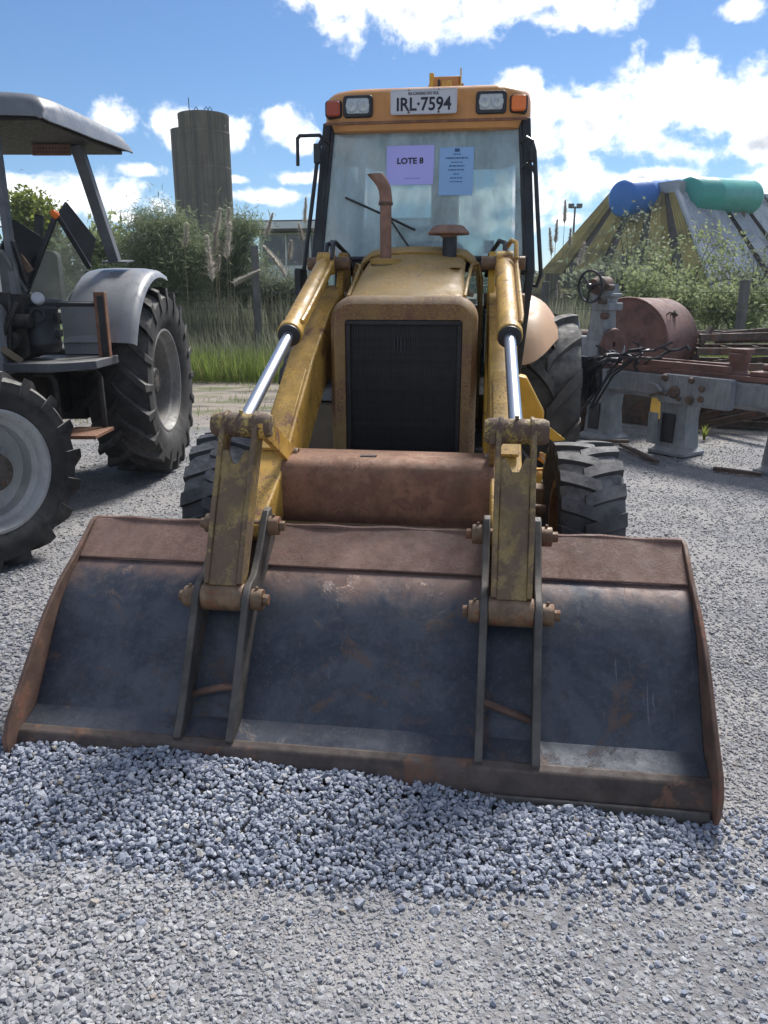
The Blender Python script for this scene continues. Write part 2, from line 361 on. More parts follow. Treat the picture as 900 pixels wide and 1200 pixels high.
MAT['bucket_rust'] = metal('rusted_bucket_plate', (.185, .105, .078), .72, .38, 5, rust=.42, rs=6, rustc=(.105,.058,.044), dust=.25, dustc=(.33,.235,.19), spots=.8, bump=.4, grime=.3)
MAT['bucket_lip'] = metal('rusty_cutting_edge', (.068, .050, .043), .7, .35, 7, rust=.4, rs=8, rustc=(.10,.052,.034), dust=.1, bump=.3)
MAT['bucket_side'] = metal('rusty_side_plate', (.115, .068, .05), .75, .35, 7, rust=.45, rs=7, rustc=(.13,.062,.04), bump=.3)
MAT['rib'] = metal('worn_rib_steel', (.075, .068, .062), .6, .35, 8, rust=.3, rs=9, rustc=(.10,.06,.042), dust=.12, bump=.25, met=.2)

def mat_glass(name, tint, dust, dustc=(.55, .62, .62)):
    t = NT(name); nt = t.n
    tr = nt.new('ShaderNodeBsdfTransparent'); tr.inputs[0].default_value = (*tint, 1)
    gl = nt.new('ShaderNodeBsdfGlossy'); gl.inputs['Roughness'].default_value = .02
    fr = nt.new('ShaderNodeFresnel'); fr.inputs[0].default_value = 1.5
    m1 = nt.new('ShaderNodeMixShader'); t.l.new(t.math('MINIMUM', t.math('MULTIPLY', fr.outputs[0], 1.6), 1.0), m1.inputs[0]); t.l.new(tr.outputs[0], m1.inputs[1]); t.l.new(gl.outputs[0], m1.inputs[2])
    df = nt.new('ShaderNodeBsdfDiffuse'); df.inputs[0].default_value = (*dustc, 1)
    tl = nt.new('ShaderNodeBsdfTranslucent'); tl.inputs[0].default_value = (*dustc, 1)
    dm = nt.new('ShaderNodeMixShader'); dm.inputs[0].default_value = .5; t.l.new(df.outputs[0], dm.inputs[1]); t.l.new(tl.outputs[0], dm.inputs[2])
    n = t.rng(t.noise(3.0, 7, .65, vec=t.stretch((1.6, 1, .6)), dist=.6), .25, .8, dust * .45, dust * 1.5)
    m2 = nt.new('ShaderNodeMixShader'); t.l.new(n, m2.inputs[0]); t.l.new(m1.outputs[0], m2.inputs[1]); t.l.new(dm.outputs[0], m2.inputs[2])
    t.l.new(m2.outputs[0], t.out.inputs[0]); return t.m
MAT['glass'] = mat_glass('dusty_sky_sheen_glass', (.95, .98, .99), .52, (.70, .83, .86))  # film stronger and bluer than dust alone, standing in for pale sky reflections
MAT['glass_clear'] = mat_glass('cab_glass', (.80, .90, .88), .06)
MAT['glass_smear'] = mat_glass('smeared_plastic_glass', (.78, .82, .80), .22, (.42, .42, .38))
MAT['paper_violet'] = metal('violet_paper', (.42, .41, .80), .8, .03, 3, bump=.0)
MAT['paper_blue'] = metal('blue_paper', (.25, .42, .66), .8, .03, 3, bump=.0)
MAT['paper_ink'] = metal('blue_grey_ink', (.05, .10, .22), .8, .03, 3, bump=.0)

def mat_stone(name, stops, dust=0.):
    t = NT(name); r = t.island()
    c = t.ramp(r, stops); c = t.mix(t.rng(t.noise(60, 4), .3, .75), c, t.mix(1., c, (.68, .68, .69), 'MULTIPLY'))
    if dust: c = t.mix(t.math('MULTIPLY', t.rng(t.up(), .0, .8), dust), c, (.40, .385, .37))
    t.setc(c); t.set(Roughness=.85); t.b.inputs['Specular IOR Level'].default_value = .25
    t.l.new(t.bump(t.noise(160, 4, .7), .3, .002), t.b.inputs['Normal']); return t.m
MAT['stone'] = mat_stone('crushed_basalt', [(0,(.17,.19,.235)),(.3,(.26,.285,.34)),(.6,(.345,.37,.425)),(.85,(.43,.45,.50)),(.965,(.50,.505,.52)),(1,(.36,.31,.24))])
MAT['stone_dusty'] = mat_stone('dusty_gravel', [(0,(.20,.204,.22)),(.35,(.285,.29,.308)),(.7,(.35,.355,.372)),(.93,(.43,.433,.44)),(1,(.32,.275,.23))], .22)

def mat_ground():
    t = NT('gravel_yard_ground')
    q = t.n.new('ShaderNodeSeparateXYZ'); t.l.new(t.tc, q.inputs[0]); y = q.outputs[1]; x = q.outputs[0]
    vo = t.n.new('ShaderNodeTexVoronoi'); vo.inputs['Scale'].default_value = 46; t.l.new(t.tc, vo.inputs['Vector'])
    vo2 = t.n.new('ShaderNodeTexVoronoi'); vo2.inputs['Scale'].default_value = 120; t.l.new(t.tc, vo2.inputs['Vector'])
    sc = t.n.new('ShaderNodeSeparateColor'); t.l.new(vo.outputs['Color'], sc.inputs[0])
    grav = t.ramp(sc.outputs[0], [(0,(.14,.145,.16)),(.4,(.235,.24,.255)),(.8,(.31,.315,.33)),(1,(.40,.40,.40))])
    edge = t.rng(vo.outputs['Distance'], .25, .75); grav = t.mix(edge, grav, (.19, .185, .185))
    sand = t.mix(t.noise(90, 6, .75), (.235, .226, .22), (.355, .342, .332))
    vo3 = t.n.new('ShaderNodeTexVoronoi'); vo3.inputs['Scale'].default_value = 210; t.l.new(t.tc, vo3.inputs['Vector'])
    s3 = t.n.new('ShaderNodeSeparateColor'); t.l.new(vo3.outputs['Color'], s3.inputs[0])
    sand = t.mix(t.math('MULTIPLY', t.rng(s3.outputs[0], .55, .75), .55), sand, t.mix(s3.outputs[1], (.13, .13, .14), (.47, .46, .45)))
    n1 = t.noise(1.1, 6, .65); n2 = t.noise(6, 5, .6)
    pf = t.rng(t.math('ADD', n1, t.math('MULTIPLY', t.math('SUBTRACT', n2, .5), .35)), .44, .60)
    c = t.mix(pf, grav, sand)
    # packed dirt with muddy ruts and grass patches farther out
    far = t.rng(t.math('ADD', y, t.math('MULTIPLY', t.math('SUBTRACT', t.noise(.5, 4), .5), 5)), 7.5, 11)
    dirt = t.mix(t.noise(3, 7, .7), (.20, .165, .13), (.36, .32, .27))
    rut = t.noise(1.1, 6, .65, vec=t.stretch((.35, 2.2, 1))); dirt = t.mix(t.math('MULTIPLY', t.rng(rut, .50, .62), .8), dirt, (.085, .075, .068))
    gr = t.rng(t.noise(1.3, 6, .7, vec=t.stretch((.6, 1.4, 1))), .50, .62); dirt = t.mix(t.math('MULTIPLY', gr, .75), dirt, t.mix(t.noise(30, 5), (.05, .075, .02), (.14, .16, .06)))
    c = t.mix(far, c, dirt)
    gf = t.rng(t.math('ADD', y, t.math('MULTIPLY', t.math('SUBTRACT', t.noise(.8, 4), .5), 3)), 15, 17)
    c = t.mix(gf, c, t.mix(t.noise(9, 6), (.045, .075, .018), (.11, .15, .045)))
    t.setc(c); t.set(Roughness=.92); t.b.inputs['Specular IOR Level'].default_value = .2
    h = t.math('SUBTRACT', 1.0, vo.outputs['Distance']); b = t.bump(h, .55, .012)
    b = t.bump(vo2.outputs['Distance'], .5, .006, b); b = t.bump(vo3.outputs['Distance'], .5, .004, b); b = t.bump(t.noise(25, 6, .7), .4, .01, b); t.l.new(b, t.b.inputs['Normal']); return t.m
MAT['ground'] = mat_ground()
def mat_leaf(name, a, b, tr=.35, yel=None):
    t = NT(name); r = t.island(); c = t.mix(t.rng(t.noise(1.3, 4), .3, .7), t.mix(r, a, b), t.mix(r, tuple(x * .7 for x in a), tuple(x * .8 for x in b)))
    if yel: c = t.mix(t.rng(r, .93, .95), c, yel)
    t.setc(c); t.set(Roughness=.6); t.b.inputs['Specular IOR Level'].default_value = .25
    tl = t.n.new('ShaderNodeBsdfTranslucent'); t.l.new(c, tl.inputs[0])
    m = t.n.new('ShaderNodeMixShader'); m.inputs[0].default_value = tr; t.l.new(t.b.outputs[0], m.inputs[1]); t.l.new(tl.outputs[0], m.inputs[2])
    t.l.new(m.outputs[0], t.out.inputs[0]); return t.m
MAT['leaf_fine'] = mat_leaf('feathery_green_leaf', (.14, .18, .10), (.27, .315, .18), .5)
MAT['leaf_light'] = mat_leaf('light_green_leaf', (.20, .24, .11), (.34, .385, .20), .5)
MAT['leaf_lime'] = mat_leaf('lime_green_leaf', (.15, .19, .03), (.30, .33, .07), .45)
MAT['leaf_grey'] = mat_leaf('dull_green_leaf', (.14, .17, .11), (.26, .29, .20), .5)
MAT['reed'] = mat_leaf('reed_blade', (.16, .18, .11), (.36, .36, .26), .45)
MAT['grass'] = mat_leaf('grass_blade', (.12, .18, .035), (.30, .37, .10), .5, (.30, .26, .13))
MAT['plume'] = mat_leaf('pampas_plume', (.62, .57, .50), (.85, .80, .72), .55)
MAT['bark'] = metal('bark', (.10, .085, .07), .9, .3, 6, bump=.6, bs=30)
MAT['stem'] = metal('dry_stem', (.22, .19, .11), .9, .2, 6)

# ================================================================== the setting
def ground():
    mb = MB(); n = 60
    xs = [-400, -150, -60, -30, -16, -10] + [(-8 + .4 * i) for i in range(41)] + [10, 16, 30, 60, 150, 400]
    ys = [-60, -20, -6] + [(-2 + .4 * i) for i in range(46)] + [19, 24, 30, 45, 80, 200, 900]
    rows = []
    for y in ys:
        rows.append([(x, y, -.006 * (1 + math.sin(x * 1.7 + y * .6)) - .006 * (1 + math.sin(y * 1.3 - x * .8)) if abs(x) < 9 and -3 < y < 17 else -.012) for x in xs])
    mb.grid(rows); g = mb.build('ground', MAT['ground'], smooth=60, recalc=False); tag(g, kind='structure')
    return g
GROUND = ground()

# loader frame: x to the camera's right, y towards its rear, origin on the ground below the bucket lip
LA = R(7.8); LO = Vector((-.14, 2.245, 0))
def lw(x, y, z=0): return (LO.x + x * math.cos(LA) + y * math.sin(LA), LO.y - x * math.sin(LA) + y * math.cos(LA), z)
def wl(X, Y):
    dx = X - LO.x; dy = Y - LO.y
    return dx * np.cos(LA) - dy * np.sin(LA), dx * np.sin(LA) + dy * np.cos(LA)
def heap_h(X, Y):                        # height of the gravel pushed up by the bucket lip
    u, v = wl(X, Y)
    ridge = np.interp(u, [-2.1, -1.6, -1.25, -1.0, -.6, 0, .5, 1.0, 1.3, 1.5], [.0, .03, .05, .080, .090, .072, .045, .022, .012, 0])
    depth = np.interp(u, [-2.1, -1.3, -.8, 0, .6, 1.2, 1.5], [.25, .52, .50, .50, .46, .36, .2])
    vv = (.02 - v) / depth
    prof = np.where(vv < 0, np.clip(1 + (vv * 4.), 0, 1), np.clip(1 - np.clip(vv, 0, 1) ** 1.3, 0, 1))
    wob = .005 * np.sin(u * 9 + v * 5) + .004 * np.sin(u * 17 - v * 12 + 1)
    return ridge * prof + wob * prof * (ridge > .01)
def ico(sub):
    bm = bmesh.new(); bmesh.ops.create_icosphere(bm, subdivisions=sub, radius=1)
    v = np.array([q.co[:] for q in bm.verts]); f = np.array([[q.index for q in k.verts] for k in bm.faces]); bm.free(); return v, f
def octa():
    v = np.array([(1,0,0),(-1,0,0),(0,1,0),(0,-1,0),(0,0,1),(0,0,-1)], float)
    f = np.array([(0,2,4),(2,1,4),(1,3,4),(3,0,4),(2,0,5),(1,2,5),(3,1,5),(0,3,5)]); return v, f
def randrot(n):
    q = np.random.normal(size=(n, 4)); q /= np.linalg.norm(q, axis=1)[:, None]; w, x, y, z = q.T
    return np.stack([1-2*(y*y+z*z), 2*(x*y-w*z), 2*(x*z+w*y), 2*(x*y+w*z), 1-2*(x*x+z*z), 2*(y*z-w*x), 2*(x*z-w*y), 2*(y*z+w*x), 1-2*(x*x+y*y)], 1).reshape(n, 3, 3)
def stones(name, P, rad, base, mat, flat=.6):
    v, f = base; nv = len(v); n = len(P); K = 24
    temps = []
    for k in range(K):                   # crushed rock: a ball cut by random planes
        q = v.copy()
        for _ in range(8):
            d = np.random.normal(size=3); d /= np.linalg.norm(d); c = np.random.uniform(.38, .72)
            h = q @ d; q = q - np.outer(np.clip(h - c, 0, None), d)
        q *= np.random.uniform(.85, 1.5, 3); temps.append(q)
    temps = np.array(temps)[np.random.randint(0, K, n)]
    V = np.einsum('nij,nvj->nvi', randrot(n), temps) * rad[:, None, None]
    V[:, :, 2] *= flat; V += P[:, None, :]
    F = (f[None] + (np.arange(n) * nv)[:, None, None]).reshape(-1, 3)
    return tag(npmesh(name, V.reshape(-1, 3), F, mat), kind='stuff')
def pnoise(x, y):                        # cheap smooth noise
    return (np.sin(x * 2.1 + 1.3 * np.sin(y * 1.7)) + np.sin(y * 2.7 + 1.1 * np.sin(x * 2.3 + 2)) + .6 * np.sin(x * 5.3 - y * 4.1) + .5 * np.sin(x * 9.1 + y * 7.7 + 1)) / 3.1
def ground_z(x, y): return -.006 * (1 + np.sin(x * 1.7 + y * .6)) - .006 * (1 + np.sin(y * 1.3 - x * .8))
def gravel():
    # base sheet of the heap
    mb = MB(); us = np.linspace(-2.2, 1.6, 76); vs = np.linspace(-.75, .3, 30); rows = []
    for v in vs:
        rows.append([])
        for u in us:
            X, Y, _ = lw(u, v); h = float(heap_h(np.array(X), np.array(Y))); rows[-1].append((X, Y, h - .020 + float(ground_z(X, Y)) if h > .006 else -.06))
    tag(mb.build('gravel_heap', MAT['ground'], recalc=False), 'low grey gravel heap pushed up along the bucket lip', 'gravel heap', kind='stuff')
    # coarse stones on the heap and on its left run-out
    n = 50000; u = np.random.uniform(-2.2, 1.5, n); v = np.random.uniform(-.95, .12, n)
    X = LO.x + u * math.cos(LA) + v * math.sin(LA); Y = LO.y - u * math.sin(LA) + v * math.cos(LA)
    h = heap_h(X, Y); keep = ((np.random.rand(n) < np.clip(h / .022, 0, 1) ** 1.2) | (np.random.rand(n) < .035 * np.exp(np.minimum(0, (v + .50) * 8))) & (u > -1.6) & (u < 1.35)) & (np.abs(X) < .9 * Y + .4)
    X, Y, h = X[keep], Y[keep], h[keep]; r = np.random.triangular(.0035, .0085, .0135, len(X)) * np.where(np.random.rand(len(X)) < .06, 1.5, 1)
    stones('coarse_gravel', np.stack([X, Y, ground_z(X, Y) + np.where(h > .02, h + np.random.uniform(-.014, .004, len(X)), h * .6 + r * .3)], 1), r, ico(1), MAT['stone'], .85)['label'] = 'coarse blue grey crushed stone lying on the heap before the bucket'
    # foreground scatter
    n = 190000; Y = 1.15 + 3.45 * np.random.rand(n) ** 1.35; X = np.random.uniform(-3.2, 3.2, n)
    k = (np.abs(X) < .62 * Y + .45) & (np.random.rand(n) < np.clip((4.6 - Y) / 1.5, 0, 1)); X, Y = X[k], Y[k]
    d = pnoise(X * 1.5, Y * 1.9); u, v = wl(X, Y)
    left = np.clip((-.15 - X) * 1.6, 0, 1)
    p = np.clip(.62 - .42 * d + .4 * left, .28, 1.0); p = np.where(v > 0, np.clip(.75 - .3 * d, .3, 1), p)
    k = (np.random.rand(len(X)) < p) & (heap_h(X, Y) < .025); X, Y = X[k], Y[k]
    r = np.random.triangular(.0025, .0042, .0085, len(X)) * np.where(np.random.rand(len(X)) < .14, 1.5, 1) * np.where(np.random.rand(len(X)) < .01, 1.6, 1)
    lf = np.clip((-.3 - X) * 1.2, 0, 1); r *= 1 + .75 * lf
    stones('fine_gravel', np.stack([X, Y, ground_z(X, Y) + r * .22], 1), r, ico(1), MAT['stone_dusty'], .7)['label'] = 'fine dusty gravel strewn over the packed yard floor'
    # middle distance
    n = 150000; Y = np.random.uniform(2.7, 10.5, n) ; X = np.random.uniform(-6.5, 6.5, n)
    k = (np.abs(X) < .56 * Y + .3) & (np.random.rand(n) < np.clip((Y - 2.7) / 1.5, 0, 1)) & ((Y > 3.6) | (heap_h(X, Y) < .01)); X, Y = X[k], Y[k]; d = pnoise(X * .9, Y * 1.1)
    p = np.clip(.75 - .5 * d - (Y - 6.5) * .14, .04, 1); k = np.random.rand(len(X)) < p; X, Y = X[k], Y[k]
    r = np.random.uniform(.005, .0115, len(X)) * np.where(np.random.rand(len(X)) < .05, 1.7, 1)
    stones('yard_gravel', np.stack([X, Y, ground_z(X, Y) + r * .25], 1), r, octa(), MAT['stone_dusty'])['label'] = 'grey gravel spread across the yard behind the bucket'
gravel()

# ================================================================== tyres and wheels
def tyre_mesh(Ro, Wd, Ri, nlug, lug_h, lug_w, skew, flip=1, overlap=.05, foot=1.0):
    """axis along x, centred on the origin"""
    rc = Ro - lug_h; mb = MB(); hw = Wd / 2
    def crown(w):                          # tread radius at lateral position w
        a = abs(w) / hw; return rc - .035 * Ro * a ** 2.2 - (0 if a < .93 else (a - .93) * hw * 1.2)
    prof = [(Ri, -hw * .72), (Ri + .02, -hw * .80), (Ri + (rc - Ri) * .35, -hw * .98), (Ri + (rc - Ri) * .65, -hw * 1.02), (crown(hw) - .03, -hw)]
    prof += [(crown(w), w) for w in np.linspace(-hw, hw, 11)]
    prof += [(crown(hw) - .03, hw), (Ri + (rc - Ri) * .65, hw * 1.02), (Ri + (rc - Ri) * .35, hw * .98), (Ri + .02, hw * .80), (Ri, hw * .72), (Ri - .01, hw * .4), (Ri - .01, -hw * .4)]
    mb.lathe(prof, ax=(1, 0, 0), seg=72, closed=True)
    for side in (-1, 1):
        for k in range(nlug):
            th0 = 2 * math.pi * (k + (.5 if side > 0 else 0)) / nlug
            secs = []
            for t in np.linspace(0, 1, 7):
                w = side * (-overlap * Wd + t * (hw * 1.0 + overlap * Wd)); th = th0 + flip * skew * (t ** .85)
                lw_ = lug_w * (1.0 + .35 * t * foot + (.35 if t < .12 else 0) * foot) / Ro / 2
                rb = crown(w) - .012; rt = Ro - .022 * Ro * (abs(w) / hw) ** 2.2 - (0 if t > .05 else .1 * lug_h)
                secs.append((w, th, lw_, rb, rt))
            w, th, l_, rb, rt = secs[-1]; secs.append((side * hw * 1.06, th + flip * .015, l_ * .9, rb - lug_h * 1.9, rb - lug_h * 1.0))
            vs = []
            for w, th, l_, rb, rt in secs:
                for r_, a in ((rb, th - l_ * 1.25), (rt, th - l_), (rt, th + l_), (rb, th + l_ * 1.25)):
                    vs.append((w, r_ * math.cos(a), r_ * math.sin(a)))
            n = len(secs); fs = [(0, 1, 2, 3), tuple(reversed([(n-1)*4+i for i in range(4)]))]
            for i in range(n - 1):
                for j in range(3): fs.append((i*4+j, (i+1)*4+j, (i+1)*4+j+1, i*4+j+1))
            mb.add(vs, fs)
    return mb
def rim_mesh(Ri, Wd, face, dish, hubr, hubl, bolts=8):
    """face: +1 / -1 = side of the outer face; dish: depth of the disc behind the outer flange"""
    mb = MB(); hw = Wd / 2 * .82; f = face
    mb.lathe([(Ri + .028, f * hw), (Ri + .030, f * (hw + .012)), (Ri + .012, f * (hw + .014)), (Ri - .008, f * (hw - .01)), (Ri - .022, f * (hw - .05)), (Ri - .05, f * (hw - .07)), (Ri - .055, f * (hw - dish + .05)),
              (Ri * .62, f * (hw - dish)), (Ri * .5, f * (hw - dish + .01)), (hubr * 1.5, f * (hw - dish + .02)), (hubr * 1.4, f * (hw - dish + .05)), (.004, f * (hw - dish + .05))], ax=(1, 0, 0), seg=48)
    mb.lathe([(Ri + .028, f * hw), (Ri + .012, -f * hw), (Ri - .03, -f * hw), (Ri - .05, f * (hw - dish)), (Ri * .3, f * (hw - dish - .02)), (.004, f * (hw - dish - .02))], ax=(1, 0, 0), seg=48)
    for k in range(bolts):
        a = 2 * math.pi * k / bolts + .2; rr = Ri * .56
        p = Vector((f * (hw - dish - .005), rr * math.cos(a), rr * math.sin(a))); mb.cyl(p, p + Vector((f * .035, 0, 0)), .016, seg=6)
    return mb
def hub_mesh(Ri, Wd, face, dish, hubr, hubl):
    mb = MB(); hw = Wd / 2 * .82; f = face; b = hw - dish + .05
    mb.lathe([(hubr * 1.15, f * b), (hubr * 1.1, f * (b + hubl * .5)), (hubr, f * (b + hubl * .55)), (hubr * .96, f * (b + hubl)), (hubr * .5, f * (b + hubl + .008)), (.004, f * (b + hubl + .008))], ax=(1, 0, 0), seg=28)
    for k in range(6):
        a = 2 * math.pi * k / 6; p = Vector((f * (b + hubl), hubr * .75 * math.cos(a), hubr * .75 * math.sin(a))); mb.cyl(p, p + Vector((f * .012, 0, 0)), .012, seg=6)
    return mb
def wheel(parent, loc, steer, tyre, rim, hub, mt, mr, mh, spin=0.):
    w = empty('wheel', loc, 0, parent); w.rotation_euler = (spin, 0, steer)
    w.rotation_mode = 'ZYX' if False else 'XYZ'
    tyre.build('tyre', mt, w, smooth=32, recalc=True); rim.build('rim', mr, w, smooth=35)
    if hub: hub.build('hub', mh, w, smooth=35)
    return w

# ================================================================== the backhoe loader
LD = empty('backhoe_loader', LO, -LA)
tag(LD, 'worn yellow backhoe loader with its wide front bucket lowered onto the gravel', 'backhoe loader')
PROF = [(.745, .685), (.585, .575), (.54, .556), (.49, .527), (.44, .487), (.39, .437), (.345, .380), (.30, .316), (.165, .14), (.06, .10)]
def offs(p, d):                           # offset a profile to its inner side
    out = []
    for i in range(len(p)):
        a = Vector(p[max(i-1, 0)]); b = Vector(p[min(i+1, len(p)-1)]); t = (b - a).normalized(); out.append((p[i][0] - t.y * d * -1, p[i][1] - t.x * d * -1 * -1))
    return out
def prof_z(y):
    pr = sorted(PROF); return float(np.interp(y, [p[0] for p in pr], [p[1] for p in pr]))
def bucket():
    mb = MB(); P = PROF[1:]
    def inner(p, d): return [(a + d * .75, b - d * .75) for a, b in p]
    mb.prism(P + inner(P, .03)[::-1], 'x', -1.2, 1.2)
    B = mb.build('bucket', MAT['bucket'], LD, bevel=.003, smooth=22)
    # rusted upper plate lapped over the shell
    for x0, x1 in ((-1.2, 1.2),):
        a, b = (.752, .690), (.580, .5745)
        t = (Vector(b) - Vector(a)).normalized(); nrm = Vector((t.y, -t.x)); nrm = nrm if nrm.y > 0 else -nrm
        q = [a, b, (b[0] + nrm.x * .011, b[1] + nrm.y * .011), (a[0] + nrm.x * .011, a[1] + nrm.y * .011)]
        MB().prism(q, 'x', x0, x1).build('upper_plate', MAT['bucket_rust'], B, bevel=.004)
    # rolled top edge
    mb = MB(); mb.tube([(x, .752 + .006 * math.sin(x * 9), .694 + .003 * math.sin(x * 23)) for x in np.linspace(-1.2, 1.2, 40)], .013, 8).build('top_edge', MAT['bucket_rust'], B)
    # cutting edge
    MB().prism([(.078, .112), (.045, .098), (.012, .03), (.006, -.02), (.05, -.02), (.10, .09)], 'x', -1.215, 1.215).build('cutting_edge', MAT['bucket_lip'], B, bevel=.008)
    MB().prism([(.004, .032), (-.006, .028), (-.012, -.03), (.006, -.03)], 'x', -.9, 1.19).build('edge_strip', MAT['rib'], B, bevel=.003)
    side = [(.765, .70), (.72, .695), (.57, .605), (.42, .530), (.30, .447), (.19, .347), (.10, .258), (.0, .165), (-.030, .105), (-.03, .05), (-.005, -.03), (.30, -.03), (.62, .05), (.80, .3), (.86, .55)]
    for s in (-1, 1):
        MB().prism(side, 'x', s * 1.2, s * 1.217).build('side_plate', MAT['bucket_side'], B, bevel=.004)
    # ribs (mounting ears) with their pins
    out = [(.66, .80), (.615, .795), (.575, .755), (.50, .67), (.42, .60), (.35, .585), (.303, .545), (.288, .50), (.218, .375), (.145, .25), (.09, .165), (.05, .116)]
    base = [(y, prof_z(y) - .02) for y in (.07, .165, .30, .40, .50, .585, .70)]
    for x in (-.605, -.415, .452, .642):
        MB().prism(out + base, 'x', x - .014, x + .014).build('rib', MAT['rib'], B, bevel=.005)
    for xc in (-.51, .547):
        for (y, z, r) in ((.355, .527, .034), (.615, .735, .032)):
            mb = MB(); mb.cyl((xc - .112, y, z), (xc + .112, y, z), r * .72, seg=18)
            for s in (-1, 1):
                mb.cyl((xc + s * .108, y, z), (xc + s * .150, y, z), r * 1.18, seg=20); mb.cyl((xc + s * .150, y, z), (xc + s * .172, y, z), r * .66, seg=8)
                mb.cyl((xc + s * .128, y - .0, z + r), (xc + s * .128, y, z + r * 1.5), .007, seg=6)
            mb.build('pin', MAT['pin'], B, bevel=.003)
    MB().tube([(-.60, .20, .205), (-.54, .185, .232), (-.48, .185, .250), (-.42, .19, .255)], .0135, 8).build('rod', MAT['bucket_side'], B)
    MB().tube([(.458, .19, .262), (.55, .20, .225), (.64, .205, .188)], .0135, 8).build('rod', MAT['bucket_side'], B)
    return B
BK = bucket()

